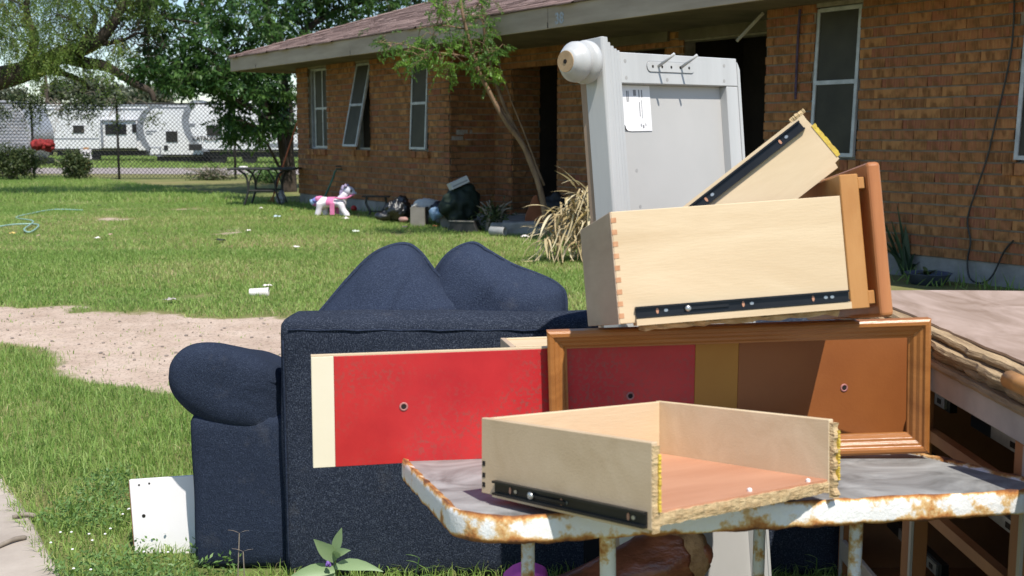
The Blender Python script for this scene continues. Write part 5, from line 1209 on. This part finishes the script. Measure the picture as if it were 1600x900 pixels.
for k, (px_, py_, rx, rz) in enumerate(((91, 143, 1.6, 1.3), (128, 140, 1.7, 2.2), (160, 148, 3.2, 2.4), (190, 156, 3, 1.5), (215, 150, 2.2, 1.8), (245, 152, 3, 2.2), (20, 152, 3.2, 1.4), (420, 165, 4, 3))):
    Y_ = 100 + k * 3; a_ = at(px_, py_, Y_); ft_ = thing('far_tree', fl_[k], 'tree', Matrix.Translation((a_.x, Y_, .2)), 'hazy trees beyond the trailers')
    G().tube([(0, 0, -.1), (.1, 0, a_.z * .6), (0, 0, a_.z + rz * .3)], [.22, .15, .05], 6).build('trunk', BARKD, ft_)
    n = 1500; v = rng.normal(size=(n, 3)); v /= np.linalg.norm(v, axis=1, keepdims=True); q = rng.random(n) ** .4; lump = .65 + .7 * np.array([mnoise.noise(Vector(tuple(p * 2 + k * 5))) for p in v])
    P = v * (q * lump)[:, None] * np.array((rx, 1.5, rz)) + np.array((0, 0, a_.z - .2)); V, F, T_ = leaves(P, rng.normal(size=(n, 3)), .45, .12, rng.random(n)); obj('crown', fastmesh('crown', V, F, LEAF_F, T_), ft_)

# ---------------------------------------------------------------- yard things by the house
c = gnd(412, 316); YT = 21.3
pt = thing('patio_table', 'black metal patio table with curved scroll legs near the house corner', 'patio table', Matrix.Translation((at(415, 300, YT).x, YT, .2)))
zt = at(415, 262, YT).z - .2; hw = (465 - 362) / 2 / FPX * YT
G().box((-hw, -.4, zt - .035), (hw, .4, zt)).build('table_top', STEEL, pt, bevel=.012)
for sy in (-.3, .3):
    for sx in (-1, 1):
        xb = sx * hw * .55
        G().tube(smoothpath([(xb * 1.25, sy, zt - .03), (xb * .86, sy, zt - .14), (xb * .74, sy, zt * .5), (xb * .8, sy, .2), (xb * 1.0, sy, .0)]), .021, 7).build('leg', STEEL, pt, smooth=True)
        G().tube(smoothpath([(xb * .35, sy, zt - .03), (xb * .62, sy, zt - .2), (xb * .76, sy, zt * .42)]), .015, 6).build('scroll', STEEL, pt, smooth=True)
    G().tube([(-hw * .42, sy, zt * .40), (hw * .42, sy, zt * .40)], .017, 6).build('stretcher', STEEL, pt)
a_ = at(372, 261, YT - .2); setp(G().ell((a_.x + .1, a_.y, zt + .2 + .017), (.09, .08, .018), 12).build('white_dish', WHITEB, smooth=True), 'small white dish lying on the metal patio table', 'dish')
b_ = at(425, 313, 21.9); a_ = at(464, 192, 22.4)
br = thing('broom', 'orange handled broom leaning against the brick corner', 'broom', Matrix.Translation((b_.x, 21.9, .2)))
G().tube([b_, a_], .016, 7).build('handle', pm('orange handle', (.50, .13, .04), (.4, .1, .03)), br, world=True)
d_ = (b_ - a_).normalized(); G().tube([b_ - d_ * .06, b_ + d_ * .02, Vector((b_.x - .03, 21.88, .21))], [.03, .05, .08], 8).build('bristles', pm('straw bristle', (.45, .22, .07)), br, world=True)
c = gnd(439, 320); sb = G().ell((c.x, c.y, .32), (.09, .08, .12), 12).ell((c.x + .01, c.y, .44), (.03, .03, .05), 8)
setp(remeshed('plastic_bag', sb, pm('grey plastic bag', (.32, .33, .34), (.2, .2, .21), 8, .4, .2), .018, None, noise_amp=.02, noise_sc=16), 'knotted grey plastic bag standing in grass under the patio table', 'bag')
# toy pony
YB = 18.4; c = at(521, 338, YB); pM = Matrix.Translation((c.x, YB, .2)) @ Matrix.Rotation(R(-14), 4, 'Z') @ Matrix.Diagonal((1.06, 1, .80, 1))
py = thing('toy_pony', 'white plush toy pony with pink saddle and rainbow tail on the lawn', 'toy pony', pM)
g = G(); g.ell((-.02, 0, .26), (.21, .105, .10), 16).ell((-.15, 0, .26), (.11, .10, .12), 14).ell((.12, 0, .27), (.10, .095, .115), 14)
g.tube([(.12, 0, .30), (.19, 0, .40), (.23, 0, .46)], [.085, .075, .07], 12)
for x_, y_, fx in ((-.19, -.06, -.04), (-.17, .06, .02), (.14, -.06, .10), (.11, .06, .02)): g.tube([(x_, y_, .26), (x_ + fx * .4, y_, .13), (x_ + fx, y_, .03), (x_ + fx, y_, .0)], [.062, .05, .052, .055], 10)
FUR = pm('white plush', (.78, .74, .78), (.68, .64, .70), 14, .95, .4, 60)
remeshed('body', g, FUR, .016, py)
g = G().ell((.26, 0, .50), (.095, .075, .095), 14).ell((.34, -.005, .455), (.055, .045, .042), 12); remeshed('head', g, pm('grey plush', (.60, .59, .66), (.5, .49, .57), 14, .95, .4, 60), .014, py)
for y_ in (-.05, .05): G().lathe([(.03, 0), (.022, .04), (.002, .075)], 10, Matrix.Translation((.225, y_, .575))).build('ear', pm('lilac plush', (.36, .30, .46)), py, smooth=True)
G().ell((.318, -.068, .51), (.016, .012, .026), 10).build('eye', DARK, py, smooth=True)
g = G().ell((.17, 0, .53), (.035, .05, .09), 12).ell((.14, 0, .45), (.03, .045, .08), 12); remeshed('mane', g, bpy.data.materials['lilac plush'], .014, py, noise_amp=.008, noise_sc=20)
PK = pm('pink plush', (.72, .22, .40), (.6, .16, .32), 12, .9, .3, 60)
vs = []; n = 18
for xx in (-.075, .045):
    for k in range(n + 1):
        an = math.pi * 1.28 * k / n - math.pi * .14; vs.append((xx, -math.cos(an) * .117, .262 + math.sin(an) * .114))
G().add(vs, [(k, k + 1, n + 1 + k + 1, n + 1 + k) for k in range(n)]).build('saddle', PK, py, smooth=True)
for s_ in (-1, 1): G().box((-.01, s_ * .118 - .012, .02), (.065, s_ * .118 + .012, .27)).build('stirrup', PK, py, bevel=.008)
G().tube(smoothpath([(.06, -.10, .37), (.14, -.10, .355), (.24, -.085, .36), (.31, -.065, .40), (.37, -.045, .445)]), .017, 7).build('bridle', PK, py, smooth=True)
for k, (cc, dx) in enumerate((((.72, .25, .45), -.22), ((.2, .22, .55), -.27), ((.35, .5, .75), -.32), ((.62, .2, .5), -.29))):
    g = G().ell((dx - .01, (k - 1.5) * .015, .33 - .03 * k), (.055, .05, .06), 10); remeshed('tail_tuft', g, pm('tail plush', cc, tuple(q * .7 for q in cc), 20, .95, .3), .014, py, noise_amp=.012, noise_sc=20)
G().ell((-.215, 0, .345), (.06, .075, .05), 10).build('rump_patch', PK, py, smooth=True)
c = gnd(553, 331); setp(G().ell((c.x, c.y, .255), (.055, .055, .055), 14).build('red_ball', pm('red ball', (.5, .02, .02), (.4, .015, .015), 5, .3, 0), smooth=True), 'small red ball in the grass by the toy pony', 'ball')
# little metal stand
YS = 18.2; c = at(588, 330, YS)
st = thing('metal_stand', 'small black wire stand with a flat top against the foundation', 'stand', Matrix.Translation((c.x, YS, .2)))
zt = at(588, 306, YS).z - .2; G().box((-.22, -.1, zt - .02), (.22, .1, zt)).build('top', STEEL, st, bevel=.004)
for s_ in (-1, 1): 
    for y_ in (-.08, .08): G().tube(smoothpath([(s_ * .15, y_, zt - .02), (s_ * .16, y_, zt * .62), (s_ * .10, y_, zt * .25), (s_ * .13, y_, 0)]), .010, 6).build('leg', STEEL, st)
G().tube([(-.1, -.08, zt * .26), (.1, -.08, zt * .26)], .010, 6).build('stretcher', STEEL, st)
# bags, bins, laundry
def lump(name, label, cat, px, py, Y, r, mat, amp=.03, nsc=8, vox=.03, extra=()):
    c = at(px, py, Y); g = G().ell((c.x, Y, max(c.z, .2 + r[2] * .8)), r, 14)
    for dx, dy, dz, rr_ in extra: g.ell((c.x + dx, Y + dy, max(c.z, .2 + r[2] * .8) + dz), rr_, 12)
    return setp(remeshed(name, g, mat, vox, None, noise_amp=amp, noise_sc=nsc), label, cat)
BAGK = pm('shiny black plastic', (.015, .015, .016), (.01, .01, .01), 9, .18, .6, 26, spec=.8, bd=.03)
lump('trash_bag', 'shiny crumpled black trash bag beside the grey bins', 'bag', 622, 328, 16.9, (.20, .16, .15), BAGK, .035, 11, .022, ((.06, .02, .12, (.08, .07, .08)), (-.2, -.02, -.09, (.14, .1, .05))))
lump('white_laundry', 'heap of pale cloth behind the grey bins', 'cloth', 668, 322, 16.6, (.24, .14, .10), pm('pale cloth', (.55, .54, .50), (.42, .41, .39)), .025, 9, .025)
lump('navy_cloth', 'dark navy cloth bundle beside the pale cloth heap', 'cloth', 690, 326, 16.3, (.16, .12, .11), pm('navy cloth', (.015, .017, .03)), .02, 9, .025)
lump('dark_green_bag', 'big dark green stuffed bag slumped against the porch corner', 'bag', 718, 322, 15.8, (.27, .2, .24), pm('dark green cloth', (.014, .026, .016), (.006, .012, .008), 6, .7, .5, 20), .045, 6, .03, ((.1, .05, .1, (.16, .15, .2)), (-.12, -.02, .06, (.14, .12, .13))))
BIN = pm('grey bin plastic', (.24, .22, .19), (.18, .165, .14), 6, .5, .1)
def bin_(px0, py0, px1, py1, Y, label):
    a_ = at(px0, py0, Y); b_ = at(px1, py1, Y); W_ = b_.x - a_.x; H_ = max(.1, a_.z - .2); t = thing('storage_bin', label, 'bin', Matrix.Translation((a_.x, Y, .2)) @ Matrix.Rotation(R(-6), 4, 'Z'))
    G().box((0, 0, 0), (W_, .012, H_)).build('wall', BIN, t); G().box((0, .0125, 0), (.012, .3, H_)).build('wall', BIN, t); G().box((W_ - .012, .0125, 0), (W_, .3, H_)).build('wall', BIN, t); G().box((.0125, .288, 0), (W_ - .0125, .3, H_)).build('wall', BIN, t)
    G().box((.0125, .0125, .01), (W_ - .0125, .2875, .02)).build('base', BIN, t)
bin_(641, 324, 664, 352, 16.2, 'grey plastic bin holding the pale cloth heap'); bin_(688, 330, 713, 354, 15.9, 'grey plastic bin with a light blue cloth over its rim')
lump('blue_cloth', 'light blue cloth hanging over the grey bin', 'cloth', 684, 331, 15.85, (.12, .09, .06), pm('light blue cloth', (.22, .33, .46), (.16, .25, .36)), .022, 12, .02, ((-.03, -.03, -.06, (.06, .04, .06)),))
c = at(560 + 72, 345, 16.5); lump('pink_scrap', 'small pinkish cardboard scrap in front of the trash bag', 'scrap', 630, 343, 16.5, (.08, .05, .04), pm('pinkish card', (.45, .26, .22)), .008, 12, .02)
a_ = at(706, 297, 15.7); t = thing('white_carton', 'flat white carton balanced on the dark green bag', 'carton', Matrix.Translation(a_) @ Matrix.Rotation(R(-24), 4, 'Y') @ Matrix.Rotation(R(20), 4, 'Z'))
G().box((0, -.05, 0), (.27, .12, .10)).build('box', pm('white card', (.56, .56, .56), (.46, .46, .46)), t, bevel=.004); G().box((.02, -.0515, .03), (.25, -.0502, .045)).build('tape', INK, t)
a_ = gnd(698, 362); t = thing('dark_tray', 'low dark plastic tray tipped on the lawn edge', 'tray', Matrix.Translation((a_.x, 15.2, .2)) @ Matrix.Rotation(R(-18), 4, 'Z'))
G().prism([(0, 0), (.44, 0), (.37, .15), (.05, .15)], 0, .22).build('shell', STEEL, t, bevel=.008); G().box((.03, -.012, .14), (.39, -.001, .155)).build('rim', BIN, t)
a_ = gnd(778, 368); t = thing('metal_can', 'grey metal can lying on its side in the grass', 'can', Matrix.Translation((a_.x, a_.y, .255)) @ Matrix.Rotation(R(58), 4, 'Z') @ Matrix.Rotation(R(90), 4, 'X'))
G().lathe([(.055, -.11), (.058, -.108), (.058, .10), (.055, .11), (.05, .11), (.05, -.09)], 20).build('shell', pm('grey can', (.34, .34, .33), (.25, .25, .25)), t, smooth=True)
a_ = at(835, 330, 15.6); g = G().prism([(-.14, -.22), (.10, -.22), (.12, .0), (.03, .26), (-.02, .24), (-.13, -.04)], -.03, .03, 'y', Matrix.Translation((a_.x, 15.5, .42)))
setp(g.build('orange_board', pm('orange plastic', (.36, .11, .035), (.28, .08, .025), 5, .6, .2), bevel=.012, seg=2), 'rust orange plastic piece leaning at the foot of the porch tree', 'plastic piece')
lump('dark_bundle', 'dark bundle with a pale strap beside the porch tree', 'bundle', 868, 322, 15.2, (.2, .15, .13), pm('black bundle', (.016, .016, .018)), .03, 7, .025, ((.02, -.05, .14, (.06, .05, .06)),))
for k, (px_, py_, Y_, s_) in enumerate(((790, 348, 15.0, .2), (815, 350, 14.9, .26))):
    a_ = at(px_, py_, Y_); g = G().box((a_.x - s_, Y_ - .12, .18), (a_.x + s_ * .8, Y_ + .15, .2 + .13 + .03 * k))
    setp(g.build('concrete_chunk', CONC, bevel=.03, seg=2, sub=2, jit=.02), ('small broken concrete chunk beside the metal can', 'larger broken concrete chunk by the porch step')[k], 'concrete')
c = at(770, 345, 15.0); leafball('porch_weed', 'dark straggly weed growing against the porch corner', 'weed', (c.x, 15.2, .42), (.35, .2, .28), 500, .07, .012, LEAF_B, stems=14)
# dry yucca skirt
c = at(880, 408, 11.6); yu = thing('dead_yucca', 'heap of dead straw coloured yucca leaves drooping beside the drawers', 'dead plant', Matrix.Translation((c.x, 11.6, .2)))
for k in range(298):
    hx = random.uniform(-.16, .40); hz = random.uniform(.2, .95) * (.62 + hx); g = G(); L_ = random.uniform(.35, .7)
    a_ = random.uniform(-2.9, -.2); o_ = Vector((hx + random.uniform(-.1, .1), random.uniform(-.28, .15), hz)); d_ = Vector((math.cos(a_) * .55 - .12, math.sin(a_) * .5, random.uniform(-.35, .95)))
    w_ = random.uniform(.005, .014); vs = []; sv = d_.cross(Vector((0, 0, 1))).normalized(); rr_ = random.random()
    for q in range(7):
        t = q / 6; p = o_ + d_ * L_ * t * .8 + Vector((mnoise.noise(o_ * 7 + Vector((t, 0, 0))) * .2 * t, 0, -random.Random(k).uniform(.25, .8) * t ** 1.6)) * L_; p.z = max(p.z, .01 + .02 * rr_); ww = w_ * (1 - t ** 3) + .001
        tw = Vector((0, 0, math.sin(t * 4 + rr_ * 6))) * .4; vs += [p - (sv + tw) * ww, p + (sv + tw) * ww]
    g.add(vs, [(2 * q, 2 * q + 1, 2 * q + 3, 2 * q + 2) for q in range(6)], .02 + .9 * rr_); g.build('leaf', DRYL, yu, smooth=True)
g = G().tube([(.3, .1, -.05), (.32, .1, .5), (.36, .1, .95)], [.10, .09, .06], 8); g.build('stalk', TWIG, yu, smooth=True)
# aloe and pot by the right wing
c = at(1392, 425, 10.7); al = thing('aloe_plant', 'dark green aloe with upright spiky leaves against the brick wall', 'plant', Matrix.Translation((c.x, 10.3, .2)))
ALO = leafmat('aloe leaf', [(0, (.03, .055, .03)), (1, (.06, .1, .05))], .1)
for px_, py_, bn in ((1400, 318, .02), (1382, 330, .05), (1393, 335, .1), (1415, 345, .1), (1386, 345, .2), (1425, 380, .3), (1404, 360, .2), (1430, 352, -.35), (1375, 350, .3), (1410, 385, .4), (1365, 370, .3), (1390, 360, .1), (1440, 395, .3), (1420, 372, .2)):
    e_ = at(px_, py_, 10.3); d_ = e_ - Vector((c.x, 10.3, .22)); broad_leaf((random.uniform(-.03, .03), random.uniform(-.05, .05), .01), d_ + Vector((0, 0, bn * d_.length)), d_.length * 1.05, .038, ALO, al, bn, 8, .5)
c = at(1450, 432, 9.75); pp_ = thing('blue_planter', 'low blue grey planter in the grass by the foundation', 'planter', Matrix.Translation((c.x, 9.75, .2)))
G().lathe([(.14, 0), (.19, .09), (.2, .095), (.185, .095), (.13, .03)], 24).build('pot', pm('blue grey pot', (.08, .10, .15), (.05, .065, .1)), pp_, smooth=True)
for k in range(14):
    an = random.uniform(0, 6.28); broad_leaf((0, .03, .06), (math.cos(an), math.sin(an) * .6, random.uniform(.5, 1.6)), random.uniform(.1, .2), .02, LEAF_B, pp_, .5)
# ---------------------------------------------------------------- litter on the lawn
CUP = pm('white foam', (.78, .74, .70), (.68, .62, .58), 8, .6, .1)
a_ = gnd(405, 464); t = thing('foam_cup', 'crushed white foam cup lying at the edge of the dirt', 'cup', Matrix.Translation((a_.x, a_.y, a_.z + .035)) @ Matrix.Rotation(R(95), 4, 'Z') @ Matrix.Rotation(R(90), 4, 'X'))
G().lathe([(.030, -.075), (.032, -.07), (.038, .06), (.042, .075), (.039, .075), (.03, -.06)], 18).build('cup_wall', CUP, t, smooth=True)
lit = [(418, 452, 'white paper scrap just behind the foam cup', .05, CUP), (152, 376, 'white crumpled paper on the open lawn', .05, CUP), (388, 364, 'white crumpled napkin on the lawn before the patio table', .05, CUP), (434, 342, 'pale blue plastic scrap on the lawn', .08, pm('pale blue plastic', (.5, .62, .66))), (408, 328, 'white cup lid in the grass by the patio table', .05, CUP),
       (84, 300, 'white ball of paper far out on the lawn', .06, CUP), (345, 380, 'dark flat strip of rubber on the lawn', .07, STEEL), (226, 381, 'small black bottle cap on the lawn', .025, STEEL), (19, 369, 'yellow plastic scrap near the green hose', .06, pm('yellow plastic', (.7, .5, .15))), (155, 324, 'dark grey clod on the lawn', .05, STEEL), (172, 370, 'pink paper scrap on the lawn', .04, pm('pink paper', (.65, .4, .35))),
       (463, 390, 'white wrapper lying behind the sofa', .05, CUP), (556, 366, 'green and white wrapper on the lawn before the pony', .07, pm('pale wrapper', (.6, .66, .55))), (540, 345, 'torn white paper at the feet of the pony', .07, CUP), (633, 358, 'purple toy scrap in the grass by the trash bag', .05, pm('purple scrap', (.25, .08, .3))), (680, 357, 'orange leaf scrap in front of the grey bins', .05, pm('orange scrap', (.5, .16, .06))), (455, 331, 'orange scrap left of the toy pony', .05, bpy.data.materials['orange scrap']), (820, 374, 'white plastic lid near the dead yucca', .07, CUP), (265, 475, 'clear crumpled bag at the edge of the dirt', .06, pm('cloudy plastic', (.5, .45, .42))), (60, 372, 'pale dry leaf on the lawn beside the hose', .04, BACKB)]
for px_, py_, lb, s_, mt in lit:
    a_ = gnd(px_, py_); g = G(); rr = random.Random(px_); vs = []; n = 5; hs = s_ * (1.7 if 'strip' in lb else 1)
    for b2 in range(n + 1):
        for a2 in range(n + 1):
            u, v = a2 / n - .5, b2 / n - .5; vs.append((u * hs * 1.25, v * s_ * 1.25, .62 * s_ * (.25 + .9 * abs(mnoise.noise(Vector((u * 4 + px_, v * 4, 1))))) + rr.random() * s_ * .15))
    fs = [(b2 * (n + 1) + a2, b2 * (n + 1) + a2 + 1, (b2 + 1) * (n + 1) + a2 + 1, (b2 + 1) * (n + 1) + a2) for a2 in range(n) for b2 in range(n)]
    g.add(vs, fs); o = g.build('litter_scrap', mt); o.location = (a_.x, a_.y, a_.z + .02); o.rotation_euler = (0, 0, rr.random() * 3); setp(o, lb, 'litter', 'litter scattered on the lawn')
pts = [(0, 357), (28, 354), (60, 354), (48, 365), (38, 362), (52, 350), (25, 343), (50, 336), (85, 330), (130, 330)]
P = [gnd(*q) + Vector((0, 0, .030 + .012 * math.sin(q[0]))) for q in pts]
setp(G().tube(smoothpath(P, 6), .011, 7).build('lawn_hose', pm('pale green hose', (.30, .46, .40), (.2, .33, .28), 6, .45, 0), smooth=True), 'pale green hose snaking loose across the far lawn', 'hose')
# pebbles and twigs on the dirt drive
g = G()
for k in range(150):
    x_ = random.uniform(-3.6, -.9); y_ = random.uniform(5.9, 8.4)
    if dirt(np.array([x_]), np.array([y_]))[0] > .6: g.ell((x_, y_, gz(y_) + float(relief(np.array([x_]), np.array([y_]))[0]) + .003), [random.uniform(.004, .014)] * 2 + [random.uniform(.004, .009)], 6)
setp(g.build('pebbles', pm('grey pebble', (.28, .23, .19), (.15, .12, .1))), 'scattered pebbles on the sandy drive', 'pebbles', kind='stuff')
